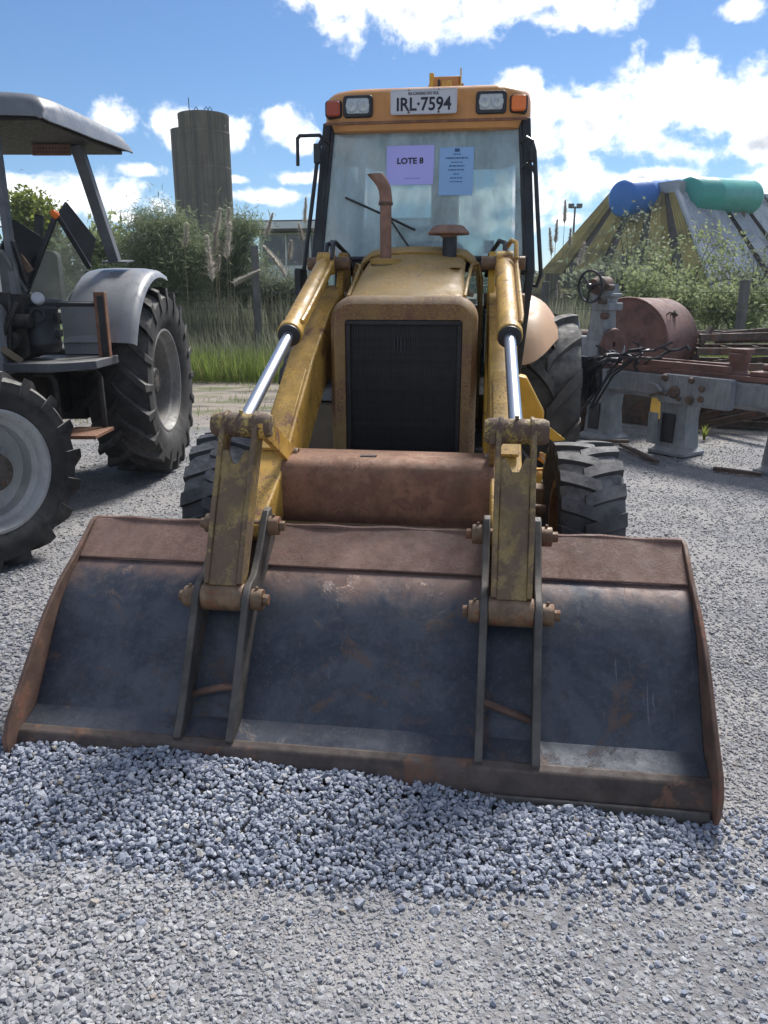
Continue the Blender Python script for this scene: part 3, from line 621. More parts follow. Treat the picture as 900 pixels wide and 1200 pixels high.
def arms():
    for s, xc in ((-1, -.49), (1, .535)):
        # lift arm: box section running from the tower down to the bucket
        xt = s * .475; w = .066
        up = [(2.42, 1.66), (1.95, 1.53), (1.55, 1.32), (1.20, 1.09), (.93, .90), (.66, .78), (.585, .74)]
        lo = [(.575, .70), (.63, .665), (.74, .66), (1.05, .70), (1.35, .87), (1.75, 1.12), (2.1, 1.30), (2.42, 1.46)]
        P = up + lo
        mb = MB(); n = len(P)
        def X(y): return xt + (xc - xt) * min(1, max(0, (2.4 - y) / 1.8))
        vs = [(X(y) - w, y, z) for y, z in P] + [(X(y) + w, y, z) for y, z in P]
        mb.add(vs, [tuple(range(n)), tuple(range(2*n-1, n-1, -1))] + [(i, (i+1) % n, n+(i+1) % n, n+i) for i in range(n)])
        A = mb.build('lift_arm', MAT['yellow'], LD, bevel=.008)
        # welded doubler and wear patch on the arm
        mb = MB(); a0, a1 = (1.42, 1.245), (1.0, .957)
        for (ya, za), (yb, zb) in (((1.44, 1.258), (1.0, .957)),):
            mb.add([(X(ya) - w * .8, ya, za), (X(ya) + w * .8, ya, za), (X(yb) + w * .8, yb, zb), (X(yb) - w * .8, yb, zb)] + [(X(ya) - w * .8, ya - .006, za + .012), (X(ya) + w * .8, ya - .006, za + .012), (X(yb) + w * .8, yb - .006, zb + .012), (X(yb) - w * .8, yb - .006, zb + .012)],
                   [(0,1,2,3),(7,6,5,4),(0,4,5,1),(1,5,6,2),(2,6,7,3),(3,7,4,0)])
        mb.build('doubler_plate', MAT['yellow'], A, bevel=.003)
        # tower that carries the arm
        tw = MB(); tw.prism([(2.05, .55), (2.62, .55), (2.62, 1.5), (2.55, 1.84), (2.38, 1.84), (2.22, 1.5)], 'x', s * .43 - .02, s * .43 + .02)
        tw.prism([(2.15, .55), (2.62, .55), (2.62, 1.5), (2.55, 1.80), (2.40, 1.80), (2.28, 1.5)], 'x', s * .57 - .018, s * .57 + .018)
        T = tw.build('loader_tower', MAT['yellow'] if s < 0 else MAT['bright_yellow'], LD, bevel=.006)
        MB().cyl((s * .39, 2.40, 1.57), (s * .62, 2.40, 1.57), .045, seg=20).build('pivot_pin', MAT['pin'], T, bevel=.003)
        MB().cyl((s * .37, 2.30, 1.775), (s * .61, 2.30, 1.775), .036, seg=20).build('pivot_pin', MAT['pin'], T, bevel=.003)
        # tilt cylinder
        p0 = Vector((s * .497, 2.26, 1.775)); p1 = Vector((xc + s * .012, .65, 1.128)); d = (p1 - p0).normalized(); pe = p0 + d * ((1.40 - 2.26) / d.y)
        C = MB().lathe([(.001, .05), (.048, .05), (.052, .07), (.052, (pe - p0).length - .05), (.060, (pe - p0).length - .05), (.060, (pe - p0).length - .005), (.055, (pe - p0).length), (.02, (pe - p0).length)], p0, d, 28).build('tilt_cylinder', MAT['yellow'], LD, bevel=.002)
        MB().cyl(p0 + Vector((-.045, 0, 0)), p0 + Vector((.045, 0, 0)), .062, seg=20).build('cylinder_eye', MAT['yellow'], C, bevel=.004)
        MB().lathe([(.022, -.012), (.050, -.012), (.054, 0), (.054, .012), (.042, .018), (.026, .018)], pe, d, 28).build('gland_ring', MAT['black'], C)
        MB().cyl(pe - d * .02, p1 - d * .03, .0265, seg=24).build('piston_rod', MAT['chrome'], C)
        # hard line and hoses on the barrel
        sd_ = Vector((s * 1, 0, 0)); u = d.cross(sd_).normalized(); u = u if u.z > 0 else -u
        off = sd_ * (.058 if s > 0 else -.052) + u * .035
        pts = [p0 + d * .02 + off * 1.0 + u * .05, p0 + d * .1 + off, pe - d * .16 + off, pe - d * .12 + off * .9 + d * .03, pe - d * .09 + off * .55]
        MB().tube(pts, .012, 8).build('hydraulic_line', MAT['yellow'], C)
        hz = p0 + Vector((0, .02, .055))
        MB().tube([hz + d * .03, hz + Vector((s * .0, .02, .05)), hz + Vector((-s * .03, .10, .065)), hz + Vector((-s * .08, .22, .0)), hz + Vector((-s * .10, .30, -.12))], .013, 8).build('hose', MAT['black'], C)
        MB().tube([p0 + d * .09 + off + u * .02, p0 + d * .0 + off + u * .075, p0 - d * .06 + off * .6 + u * .08, p0 - d * .14 + off * .2 + u * .02], .012, 8).build('hose', MAT['yellow'] if s > 0 else MAT['black'], C)
        # rod-end boss
        E = MB(); xb = p1.x
        E.lathe([(.001, -.120), (.03, -.119), (.040, -.118), (.048, -.10), (.050, -.066), (.056, -.062), (.056, -.052), (.047, -.048), (.047, .048), (.056, .052), (.056, .062), (.050, .066), (.048, .10), (.040, .118), (.03, .119), (.001, .120)], (xb, .65, 1.128), (1, 0, 0), 26)
        E.cyl((xb, .642, 1.17), (xb, .638, 1.188), .008, seg=8)
        E.build('rod_end_boss', MAT['boss'], LD, bevel=.002)
        # bell lever from the boss back to the arm, outside and inside of it
        for xx in (xb - s * .085,):
            lev = MB(); lev.prism([(.645, 1.178), (.60, 1.14), (.605, 1.085), (.65, 1.075), (1.03, .885), (1.085, .885), (1.10, .93), (1.06, .965)], 'x', xx - .012, xx + .012)
            lv = lev.build('bell_lever', MAT['yellow'] if s < 0 else MAT['link_paint'], LD, bevel=.004)
            MB().cyl((xx - .03, 1.06, .925), (xx + .03, 1.06, .925), .035, seg=18).build('pin', MAT['pin'], lv, bevel=.003)
        # tilt link down to the bucket: H section with a forked top
        L = MB(); a = Vector((xb, .645, 1.12)); b = Vector((xc - .02 * (s < 0) + .012 * (s > 0), .36, .53)); ax = (b - a).normalized()
        fw_ = Vector((0, ax.z, -ax.y)); fw_ = fw_ if fw_.y < 0 else -fw_
        def sec(t, x0, x1, d0, d1):
            c = a + (b - a) * t; return [Vector((c.x + x, c.y, c.z)) + fw_ * dd for x, dd in ((x0, d0), (x1, d0), (x1, d1), (x0, d1))]
        def loft(ss):
            vs = [p for s_ in ss for p in s_]; n = len(ss); fs = [(0,1,2,3), tuple((n-1)*4+i for i in (3,2,1,0))]
            for i in range(n-1):
                for j in range(4): fs.append((i*4+j, (i+1)*4+j, (i+1)*4+(j+1) % 4, i*4+(j+1) % 4))
            L.add(vs, fs)
        for q in (-1, 1):
            xo, xi = q * .074, q * .054
            loft([sec(-.07, xi, xo, -.03, .03), sec(.0, xi, xo, -.045, .048), sec(.12, xi, xo, -.045, .05), sec(.6, xi, xo, -.04, .05), sec(.93, xi * .97, xo * .97, -.035, .045)])
        loft([sec(.30, -.054, .054, .018, .040), sec(.6, -.054, .054, .018, .040), sec(.94, -.054, .054, .018, .040)])
        vc = a + (b - a) * .2
        K = L.build('tilt_link', MAT['link_paint'], LD, bevel=.004)
        # gusset with the V notch
        G = MB(); nt = [(-.054, .155), (-.034, .155), (-.012, .235), (.012, .235), (.034, .155), (.054, .155), (.054, .31), (-.054, .31)]
        vs = []
        for dd in (.019, .041):
            for x, t in nt:
                c = a + (b - a) * t; vs.append(Vector((c.x + x, c.y, c.z)) + fw_ * dd)
        m = len(nt); G.add(vs, [tuple(range(m)), tuple(range(2*m-1, m-1, -1))] + [(i, (i+1) % m, m+(i+1) % m, m+i) for i in range(m)]); G.build('gusset', MAT['link_paint'], K)
        MB().cyl(b - Vector((.08, 0, 0)), b + Vector((.08, 0, 0)), .052, seg=22).build('link_eye', MAT['pin'], K, bevel=.004)
arms()
def crosstube():
    sec = [(.925, .655), (.905, .68), (.897, .72), (.895, .84), (.900, .875), (.912, .903), (.932, .924), (.96, .936), (1.0, .940), (1.16, .938), (1.20, .91), (1.20, .66)]
    T = MB().prism(sec, 'x', -.43, .475).build('cross_tube', MAT['rust_tube'], LD, smooth=45)
    MB().box(-.10, -.03, 1.0, 1.03, .9385, .9435).build('slot', MAT['black'], T)
    MB().box(-.425, .47, .872, .896, .655, .672).build('lower_flange', MAT['link_paint'], T, bevel=.003)
crosstube()

def rrect(x0, x1, z0, z1, r, n=6, corners=(1, 1, 1, 1)):     # rounded rectangle, bl br tr tl
    out = []
    for (cx, cz, a0, on) in ((x0, z0, 180, corners[0]), (x1, z0, 270, corners[1]), (x1, z1, 0, corners[2]), (x0, z1, 90, corners[3])):
        if not on: out.append((cx, cz)); continue
        ox = cx + (r if cx == x0 else -r); oz = cz + (r if cz == z0 else -r)
        for k in range(n + 1):
            a = R(a0 + 90 * k / n); out.append((ox + r * math.cos(a), oz + r * math.sin(a)))
    return out
def hood():
    # grille surround: rounded arch frame with depth
    o = rrect(-.372, .372, .60, 1.605, .12, 8, (0, 0, 1, 1)); o = o[1:] + o[:1]          # starts bottom right
    i = rrect(-.298, .298, .60, 1.488, .02, 8, (0, 0, 1, 1)); i = i[1:] + i[:1]
    n = len(o); secs = []
    ys = [(i, 1.80), (i, 1.735), ([(a*.35+b*.65, c*.35+d*.65) for (a, c), (b, d) in zip(i, o)], 1.70), ([(a*.06+b*.94, c*.06+d*.94) for (a, c), (b, d) in zip(i, o)], 1.725), (o, 1.78), (o, 1.93)]
    mb = MB(); mb.grid([[(x, y, z) for x, z in s] for s, y in ys], 0)
    mb.build('grille_surround', MAT['surround'], LD, smooth=50)
    # grille: backing, frame, fine vertical bars
    G = MB().box(-.297, .297, 1.775, 1.795, .60, 1.487).build('grille', MAT['grille'], LD)
    f = MB(); f.box(-.296, .296, 1.742, 1.772, 1.462, 1.486); f.box(-.296, -.272, 1.742, 1.772, .62, 1.462); f.box(.272, .296, 1.742, 1.772, .62, 1.462); f.build('frame', MAT['grille'], G, bevel=.004)
    base = MB().box(-.0026, .0026, 1.7665, 1.7745, .63, 1.460).build('bar', MAT['grille'], G)
    for k, x in enumerate(np.linspace(-.262, .262, 42)):
        q = base if k == 0 else base.copy()
        if k: COL.objects.link(q); q.parent = G
        q.location = (x, 0, 0)
    for x in (-.045, -.028, -.011, .006):
        MB().box(x - .004, x + .004, 1.748, 1.757, 1.325 + abs(x + .02) * .6, 1.405 - abs(x + .02) * .6).build('emblem_bar', MAT['black'], G)
    # sloping bonnet panel
    ysz = [(1.80, 1.600, .30), (1.86, 1.632, .30), (2.0, 1.690, .292), (2.15, 1.745, .286), (2.3, 1.793, .282), (2.45, 1.832, .282), (2.56, 1.858, .285)]
    rows = []
    for y, z, hwid in ysz:
        rows.append([(hwid * a, y, z - .028 * abs(a) ** 3 - (.02 if abs(a) == 1 else 0)) for a in (-1, -.93, -.7, -.4, 0, .4, .7, .93, 1)])
    mb = MB(); mb.grid(rows, -.012); H = mb.build('bonnet', MAT['hood'], LD, smooth=50)
    # rear bonnet arch: wide rounded band that comes down both sides
    rows = []
    arch = [(-.385, 1.30), (-.383, 1.52), (-.375, 1.66), (-.36, 1.76), (-.325, 1.825), (-.28, 1.862), (-.2, 1.878), (0, 1.885), (.2, 1.878), (.28, 1.862), (.325, 1.825), (.36, 1.76), (.375, 1.66), (.383, 1.52), (.385, 1.30)]
    for y, sc, dz in ((2.44, .97, -.042), (2.47, .995, -.024), (2.52, 1.0, -.012), (2.60, 1., -.002), (2.69, 1., .0)):
        rows.append([(x * sc, y, z + dz) for x, z in arch])
    mb = MB(); mb.grid(rows, -.014); mb.build('bonnet_arch', MAT['hood'], LD, smooth=50)
    # side opening frames with catches (the side panels are off)
    for s in (-1, 1):
        pts = [(s * .300, 1.86, 1.60), (s * .305, 2.1, 1.68), (s * .318, 2.36, 1.765), (s * .350, 2.43, 1.775), (s * .372, 2.44, 1.70), (s * .375, 2.40, 1.50), (s * .372, 2.38, .9)]
        MB().tube(pts, .010, 8).build('side_frame', MAT['hood'], LD)
        if s < 0: MB().plate([(-.366, 2.40, 1.46), (-.365, 2.38, 1.74), (-.30, 2.32, 1.74), (-.30, 1.98, 1.6)], .006).build('inner_panel', MAT['yellow'], LD)
        for (y, z) in ((2.30, 1.735), (1.98, 1.625)):
            c = MB(); c.plate([(s * .305, y, z - .025), (s * .34, y - .005, z - .03), (s * .345, y - .005, z + .0), (s * .33, y - .005, z - .008), (s * .315, y - .005, z + .02), (s * .302, y, z + .012)], .005)
            c.build('catch', MAT['tan_box'], LD)
    # engine block, hoses and radiator behind the openings
    E = MB(); E.box(-.26, .26, 1.95, 2.66, .72, 1.50); E.box(-.20, .10, 2.0, 2.55, 1.5, 1.60); E.box(-.30, .30, 1.80, 1.92, .70, 1.54); E.cyl((.16, 2.0, 1.52), (.16, 2.4, 1.56), .07, seg=16)
    E.tube([(.30, 1.95, 1.45), (.33, 2.05, 1.52), (.31, 2.3, 1.50), (.26, 2.45, 1.56)], .028, 10); E.tube([(-.29, 1.95, 1.3), (-.33, 2.1, 1.36), (-.31, 2.35, 1.42)], .026, 10)
    E.cyl((.30, 2.05, 1.1), (.30, 2.05, 1.32), .055, seg=16); E.cyl((-.30, 2.15, 1.05), (-.30, 2.15, 1.25), .05, seg=16)
    E.build('engine', MAT['dark'], LD, bevel=.01)
    # exhaust stack
    X = MB(); X.lathe([(.085, 1.770), (.088, 1.797), (.074, 1.800), (.066, 1.785)], (-.165, 2.30, 0), (0, 0, 1), 28); X.build('exhaust_collar', MAT['hood'], LD)
    pts = [(-.168, 2.33, 1.66), (-.168, 2.33, 1.9), (-.168, 2.33, 2.10)]
    MB().tube(pts, .032, 18).build('exhaust_pipe', MAT['exhaust'], LD)
    rows = []
    cs = [((-.168, 2.33, 2.095), 0), ((-.168, 2.33, 2.125), 0), ((-.173, 2.33, 2.165), 14), ((-.188, 2.33, 2.20), 32), ((-.208, 2.33, 2.227), 42), ((-.226, 2.33, 2.246), 44)]
    mb = MB(); n = 18
    for j, (c, a) in enumerate(cs):
        c = Vector(c); rr = .035 if j else .038; dx = Vector((math.cos(R(a)), 0, math.sin(R(a))))
        rows.append([c + dx * rr * math.cos(2*math.pi*k/n) + Vector((0, 1, 0)) * rr * math.sin(2*math.pi*k/n) + (Vector((-math.sin(R(a)), 0, math.cos(R(a)))) * (-.032 * math.cos(2*math.pi*k/n)) if j == 5 else Vector()) for k in range(n + 1)])
    mb.grid(rows); mb.build('exhaust_elbow', MAT['exhaust'], LD, smooth=60)
    MB().lathe([(.032, 2.085), (.040, 2.085), (.040, 2.10), (.032, 2.10)], (-.168, 2.33, 0), (0, 0, 1), 20).build('exhaust_clamp', MAT['scrap'], LD)
    # pre-cleaner mushroom cap
    MB().cyl((.185, 2.45, 1.80), (.185, 2.45, 1.925), .041, seg=20).build('intake_stem', MAT['black'], LD, bevel=.003)
    MB().lathe([(.002, 1.985), (.07, 1.984), (.088, 1.978), (.118, 1.945), (.117, 1.936), (.05, 1.932), (.042, 1.92)], (.178, 2.45, 0), (0, 0, 1), 32).build('intake_cap', MAT['exhaust'], LD)
    MB().box(.205, .262, 2.16, 2.28, 1.748, 1.752, Matrix.Rotation(0, 4, 'X')).build('bonnet_plate', MAT['hood'], LD)
hood()

def chassis():
    C = MB(); C.box(-.26, .26, 1.35, 4.6, .48, .74); C.box(-.42, .42, 1.95, 2.6, .52, .80); C.box(-.55, .55, 2.7, 4.3, .55, 1.0); C.build('chassis', MAT['dark'], LD, bevel=.01)
    A = MB(); A.prism([(-.72, .40), (-.72, .52), (-.3, .60), (.3, .60), (.72, .52), (.72, .40), (.3, .34), (-.3, .34)], 'y', 1.62, 1.80); A.build('front_axle', MAT['rim_rust'], LD, bevel=.01)
    for s in (-1, 1):
        MB().tube([(s * .25, 1.55, .60), (s * .5, 1.54, .60), (s * .74, 1.56, .58)], .022, 10).build('steering_rod', MAT['pin'], LD)
        MB().box(s * .70 - .04, s * .70 + .04, 1.66, 1.78, .34, .66).build('knuckle', MAT['rim_rust'], LD, bevel=.01)
    MB().box(-.7, .7, 3.75, 3.95, .58, .86).build('rear_axle', MAT['dark'], LD, bevel=.02)
    # boxes beside the engine
    b = MB(); b.box(-.64, -.40, 1.98, 2.62, .56, 1.03); b.build('side_tank', MAT['tan_box'], LD, bevel=.015)
    p = MB(); p.plate([(-.62, 1.96, 1.045), (-.40, 1.96, 1.045), (-.40, 2.6, 1.09), (-.62, 2.6, 1.09)], .006); p.build('tank_lid', MAT['lathe'], LD)
    b = MB(); b.box(.41, .55, 2.0, 2.5, .58, .98); b.build('side_cover', MAT['bright_yellow'], LD, bevel=.01)
    b = MB(); b.prism([(.56, 1.14), (.665, 1.12), (.78, .915), (.78, .82), (.56, .82)], 'y', 2.58, 2.75); b.build('step_cover', MAT['bright_yellow'], LD, bevel=.012)
    for (x0, z, w) in ((.76, .80, .13), (.80, .60, .10)):
        st = MB(); st.bar((x0, 2.50, z + .04), (x0 + w, 2.50, z - .06), .012, .055, (0, 0, 1)); st.bar((x0 - .02, 2.72, z + .01), (x0 + w, 2.72, z - .08), .012, .055)
        for k in range(5):
            f = k / 4; st.bar((x0 + w * f, 2.50, z + .04 - .10 * f), (x0 - .02 + (w + .02) * f, 2.72, z + .01 - .09 * f), .012, .05)
        st.build('step_tread', MAT['bright_yellow'], LD, bevel=.002)
    MB().box(.54, .82, 2.52, 2.74, .44, .53).build('step_base', MAT['bright_yellow'], LD, bevel=.01)
chassis()
RF = .45
for s in (-1, 1):
    wheel(LD, (s * .925, 1.70, RF), R(3), tyre_mesh(RF, .30, .235, 19, .020, .062, .16, flip=-s, overlap=.13, foot=.25), rim_mesh(.235, .30, s, .12, .06, .08, 8), None, MAT['rubber'], MAT['rim_rust'], None, spin=.1 * s)
    wheel(LD, (s * .86, 3.92, .735), 0, tyre_mesh(.735, .43, .36, 12, .042, .080, .42, flip=-s, overlap=.06), rim_mesh(.36, .43, s, .16, .09, .08, 8), None, MAT['rubber_grey'], MAT['rim_rust'], None, spin=.2)

def cab():
    WB, WT = (2.70, 1.80), (2.87, 2.60)           # windscreen bottom / top (y, z)
    hb, ht = .645, .585
    pil = MB()
    for s in (-1, 1):
        pil.bar((s * (hb + .015), WB[0], WB[1] - .07), (s * (ht + .012), WT[0], WT[1]), .06, .05, (1, 0, 0))
        pil.bar((s * (hb + .015), WB[0], WB[1] - .04), (s * .605, 2.74, 1.12), .055, .05, (1, 0, 0))
        pil.bar((s * .605, 2.74, 1.13), (s * .56, 2.76, .85), .055, .05, (1, 0, 0))
        pil.bar((s * .66, 4.1, 1.0), (s * .60, 4.15, 2.6), .06, .06, (1, 0, 0))
        pil.bar((s * .67, 3.35, 1.1), (s * .60, 3.4, 2.6), .05, .05, (1, 0, 0))
        pil.bar((s * .66, 2.74, 1.76), (s * .665, 4.1, 1.76), .045, .045)
    pil.box(-.64, .64, 2.685, 2.73, 1.735, 1.80); pil.box(-.60, .60, 2.845, 2.89, 2.56, 2.61); pil.box(-.60, .60, 4.12, 4.17, 1.45, 1.52)
    pil.build('cab_frame', MAT['black'], LD, bevel=.006)
    f = MB(); f.box(-.6, .6, 2.76, 4.2, .82, .86); f.box(-.6, .6, 4.13, 4.17, .86, 1.45)
    for s in (-1, 1): f.box(s * .60 - .02, s * .60 + .02, 3.3, 4.15, .86, 1.25)
    f.build('cab_floor', MAT['black'], LD, bevel=.004)
    def wp(x, t, off=0): # point on the windscreen, t from bottom to top
        return (x, WB[0] + (WT[0] - WB[0]) * t + off * -.978, WB[1] + (WT[1] - WB[1]) * t + off * .208)
    g = MB(); g.add([wp(-hb, 0), wp(hb, 0), wp(ht, 1), wp(-ht, 1), wp(-hb, 0, -.006), wp(hb, 0, -.006), wp(ht, 1, -.006), wp(-ht, 1, -.006)], [(0,1,2,3),(7,6,5,4),(0,4,5,1),(1,5,6,2),(2,6,7,3),(3,7,4,0)])
    ws = g.build('windscreen', MAT['glass'], LD, smooth=0)
    # rubber seal round the glass
    se = MB()
    for a, b in (((-hb + .02, .015), (hb - .02, .015)), ((hb - .02, .015), (ht - .018, .985)), ((ht - .018, .985), (-ht + .018, .985)), ((-ht + .018, .985), (-hb + .02, .015))):
        se.tube([wp(*a, .006), wp(*b, .006)], .016, 8)
    se.build('seal', MAT['black'], ws)
    for nm, pts in (('rear_window', [(-.58, 4.12, 1.52), (.58, 4.12, 1.52), (.55, 4.15, 2.58), (-.55, 4.15, 2.58)]),
                    ('side_window', [(-.655, 2.8, 1.80), (-.655, 4.06, 1.80), (-.60, 4.1, 2.56), (-.59, 2.95, 2.56)]),
                    ('side_window', [(.655, 2.8, 1.80), (.655, 4.06, 1.80), (.60, 4.1, 2.56), (.59, 2.95, 2.56)]),
                    ('lower_window', [(-.64, 2.735, 1.72), (-.40, 2.735, 1.72), (-.40, 2.75, 1.15), (-.59, 2.75, 1.15)]),
                    ('lower_window', [(.64, 2.735, 1.72), (.40, 2.735, 1.72), (.40, 2.75, 1.15), (.59, 2.75, 1.15)])):
        MB().plate(pts, .005).build(nm, MAT['glass_clear'], LD, smooth=0)
    # roof cap: rounded orange moulding
    rows = []
    prof = [(-.02, 2.575), (-.045, 2.60), (-.055, 2.66), (-.045, 2.72), (.0, 2.765), (.10, 2.79), (.35, 2.80)]
    def ring(inset, z, r):
        x0, x1, y0, y1 = -.625 + inset, .625 - inset, 2.80 + inset, 4.30 - inset; out = []
        for cx, cy, a0 in ((x1 - r, y0 + r, 270), (x1 - r, y1 - r, 0), (x0 + r, y1 - r, 90), (x0 + r, y0 + r, 180)):
            for k in range(9): a = R(a0 + 90 * k / 8); out.append((cx + r * math.cos(a), cy + r * math.sin(a), z))
        return out + out[:1]
    rr = [ring(.03, 2.545, .16), ring(.008, 2.552, .17), ring(.0, 2.59, .17), ring(.0, 2.66, .17), ring(.003, 2.72, .17), ring(.012, 2.752, .17), ring(.035, 2.777, .17), ring(.09, 2.796, .15), ring(.2, 2.806, .12), ring(.45, 2.812, .10)]
    mb = MB(); mb.grid(rr); b = len(mb.v); n = len(rr[0]); mb.f.append(tuple(range(b - n, b - 1))); mb.f.append(tuple(range(n - 2, -1, -1)))
    RO = mb.build('cab_roof', MAT['roof'], LD, smooth=50)
    MB().box(-.52, .52, 2.9, 4.1, 2.50, 2.562).build('headliner', MAT['tractor_grey'], RO, bevel=.02)
    MB().box(-.60, .60, 2.792, 2.80, 2.585, 2.60).build('roof_trim', MAT['rust_tube'], RO, bevel=.002)
    # lamps
    for s, (xa, xb) in ((-1, (-.488, -.309)), (1, (.300, .478))):
        zc = 2.683; hz = .056
        ho = MB(); ho.prism(rrect(xa, xb, zc - hz - .006, zc + hz + .004, .022, 5), 'y', 2.784, 2.83); Lh = ho.build('work_lamp', MAT['black'], RO, bevel=.006)
        ln = MB(); ln.prism(rrect(xa + .022, xb - .022, zc - hz + .014, zc + hz - .014, .014, 5), 'y', 2.780, 2.80); le = ln.build('lens', MAT['steel_glass'], Lh, bevel=.004)
        # sub-detail: two round reflectors pressed into the lens
        for q in (-1, 1):
            MB().lathe([(.036, 2.7795), (.033, 2.7765), (.012, 2.7775), (.002, 2.7745)], ((xa + xb) / 2 + q * .036, 0, zc), (0, 1, 0), 20).build('reflector', MAT['steel_glass'], Lh)
        xi = s * .548
        MB().prism(rrect(xi - .052, xi + .052, 2.625, 2.722, .02, 4), 'y', 2.80, 2.87).build('lamp_housing', MAT['black'], RO, bevel=.005)
        MB().prism(rrect(xi - .042, xi + .042, 2.632, 2.716, .018, 4), 'y', 2.782, 2.83).build('indicator', MAT['amber'] if s > 0 else MAT['red_lens'], RO, bevel=.008)
    # number plate
    pz = 2.690
    P = MB().prism(rrect(-.198, .192, pz - .067, pz + .068, .014, 4), 'y', 2.757, 2.7605).build('number_plate', MAT['white_plate'], LD, bevel=.001)
    rim = MB()
    for a, b in (((-.193, -.062), (.187, -.062)), ((.187, -.062), (.187, .063)), ((.187, .063), (-.193, .063)), ((-.193, .063), (-.193, -.062))):
        rim.tube([(a[0], 2.757, pz + a[1]), (b[0], 2.757, pz + b[1])], .003, 6)
    rim.build('raised_border', MAT['white_plate'], P)
    text('IRL\u00b77594', .098, MAT['ink'], P, (-.003, 2.756, pz - .016), (R(90), 0, 0), .0022, sx=.92)
    text('RS-CAXIAS DO SUL', .022, MAT['ink'], P, (-.003, 2.756, pz + .043), (R(90), 0, 0), .0006, sx=.95)
    for x in (-.09, .085):
        MB().cyl((x, 2.757, pz - .056), (x, 2.753, pz - .056), .007, seg=10).build('screw', MAT['pin'], P); MB().cyl((x, 2.757, pz + .062), (x, 2.753, pz + .062), .004, seg=10).build('screw', MAT['pin'], P)
    MB().box(-.15, .15, 2.7605, 2.82, pz - .05, pz + .05).build('plate_bracket', MAT['black'], P)
    # notices on the glass
    def tz(z): return (z - WB[1]) / (WT[1] - WB[1])
    rot = (R(90) + math.atan2(-(WT[0] - WB[0]), (WT[1] - WB[1])), 0, 0)
    def sheet(x0, x1, z0, z1, m, lab):
        q = MB().add([wp(x0, tz(z0), .008), wp(x1, tz(z0), .008), wp(x1 + .002, tz(z1), .008), wp(x0, tz(z1), .008)] + [wp(x0, tz(z0), .007), wp(x1, tz(z0), .007), wp(x1 + .002, tz(z1), .007), wp(x0, tz(z1), .007)], [(0,1,2,3),(7,6,5,4),(0,4,5,1),(1,5,6,2),(2,6,7,3),(3,7,4,0)]).build('notice', m, LD, smooth=0); q['label'] = lab; return q
    n1 = sheet(-.228, .058, 2.243, 2.468, MAT['paper_violet'], 'violet paper lot notice on the windscreen')
    text('LOTE 8', .048, MAT['ink'], n1, wp(-.085, tz(2.378), .009), rot, .0016, sx=1.05)
    MB().add([wp(-.12, tz(2.278), .0088), wp(-.02, tz(2.278), .0088), wp(-.02, tz(2.280), .0088), wp(-.12, tz(2.280), .0088)], [(0,1,2,3)]).build('rule', MAT['paper_ink'], n1, smooth=0)
    n2 = sheet(.092, .296, 2.178, 2.452, MAT['paper_blue'], 'blue paper notice with small printed lines')
    MB().add([wp(.182, tz(2.425), .0088), wp(.212, tz(2.425), .0088), wp(.212, tz(2.444), .0088), wp(.182, tz(2.444), .0088)], [(0,1,2,3)]).build('printed_mark', MAT['paper_ink'], n2, smooth=0)
    # the small print is too soft to read in the photograph: short printed dashes stand for its words
    for z, hw_, th_ in ((2.408, .021, .007), (2.385, .066, .010), (2.363, .034, .006), (2.341, .046, .008), (2.319, .050, .008), (2.296, .018, .006), (2.273, .038, .007), (2.252, .040, .006)):
        ru = MB(); x = .197 - hw_
        while x < .197 + hw_ - .004:
            l_ = min(random.uniform(.008, .022), .197 + hw_ - x)
            ru.add([wp(x, tz(z), .0088), wp(x + l_, tz(z), .0088), wp(x + l_, tz(z + th_), .0088), wp(x, tz(z + th_), .0088)], [(0,1,2,3)]); x += l_ + .004
        ru.build('printed_line', MAT['paper_ink'], n2, smooth=0)
    for x0, x1, z0, z1 in ((.375, .435, 1.845, 1.92), (-.44, -.39, 2.36, 2.42), (.43, .49, 2.47, 2.53)):
        MB().add([wp(x0, tz(z0), -.009), wp(x1, tz(z0), -.009), wp(x1, tz(z1), -.009), wp(x0, tz(z1), -.009), wp(x0, tz(z0), -.008), wp(x1, tz(z0), -.008), wp(x1, tz(z1), -.008), wp(x0, tz(z1), -.008)], [(0,1,2,3),(7,6,5,4),(0,4,5,1),(1,5,6,2),(2,6,7,3),(3,7,4,0)]).build('sticker', MAT['seat'], LD, smooth=0)
    # wiper
    Wp = MB(); Wp.tube([wp(-.475, tz(2.17), .022), wp(-.26, tz(2.075), .03), wp(-.04, tz(1.975), .022)], .0075, 6).build('wiper_blade', MAT['black'], LD)
    MB().tube([wp(-.20, tz(2.045), .035), wp(-.13, tz(1.95), .03), wp(-.04, tz(1.83), .02)], .007, 6).build('wiper_arm', MAT['black'], LD)
    # mirrors: bent tube arms and heads seen edge-on
    ml = MB(); ml.tube([(-.565, 2.76, 2.47), (-.60, 2.72, 2.50), (-.615, 2.70, 2.515), (-.735, 2.70, 2.515), (-.75, 2.70, 2.50), (-.752, 2.70, 2.35)], .011, 8)
    ml.tube([(-.60, 2.72, 2.50), (-.622, 2.71, 2.46), (-.66, 2.70, 2.2), (-.735, 2.70, 1.74)], .013, 8)
    Ml = ml.build('mirror_arm', MAT['black'], LD)
    MB().box(-.652, -.612, 2.685, 2.73, 2.36, 2.47).build('mirror_clamp', MAT['black'], Ml, bevel=.006)
    mh = MB(); mh.prism(rrect(-.775, -.735, 1.60, 1.76, .012, 4), 'y', 2.62, 2.80); mh.build('mirror_head', MAT['black'], LD, bevel=.006)
    mr = MB(); mr.tube([(.57, 2.76, 2.46), (.60, 2.72, 2.475), (.63, 2.70, 2.455), (.648, 2.70, 2.40), (.685, 2.70, 2.05), (.722, 2.70, 1.72), (.70, 2.71, 1.655), (.655, 2.72, 1.665)], .013, 8)
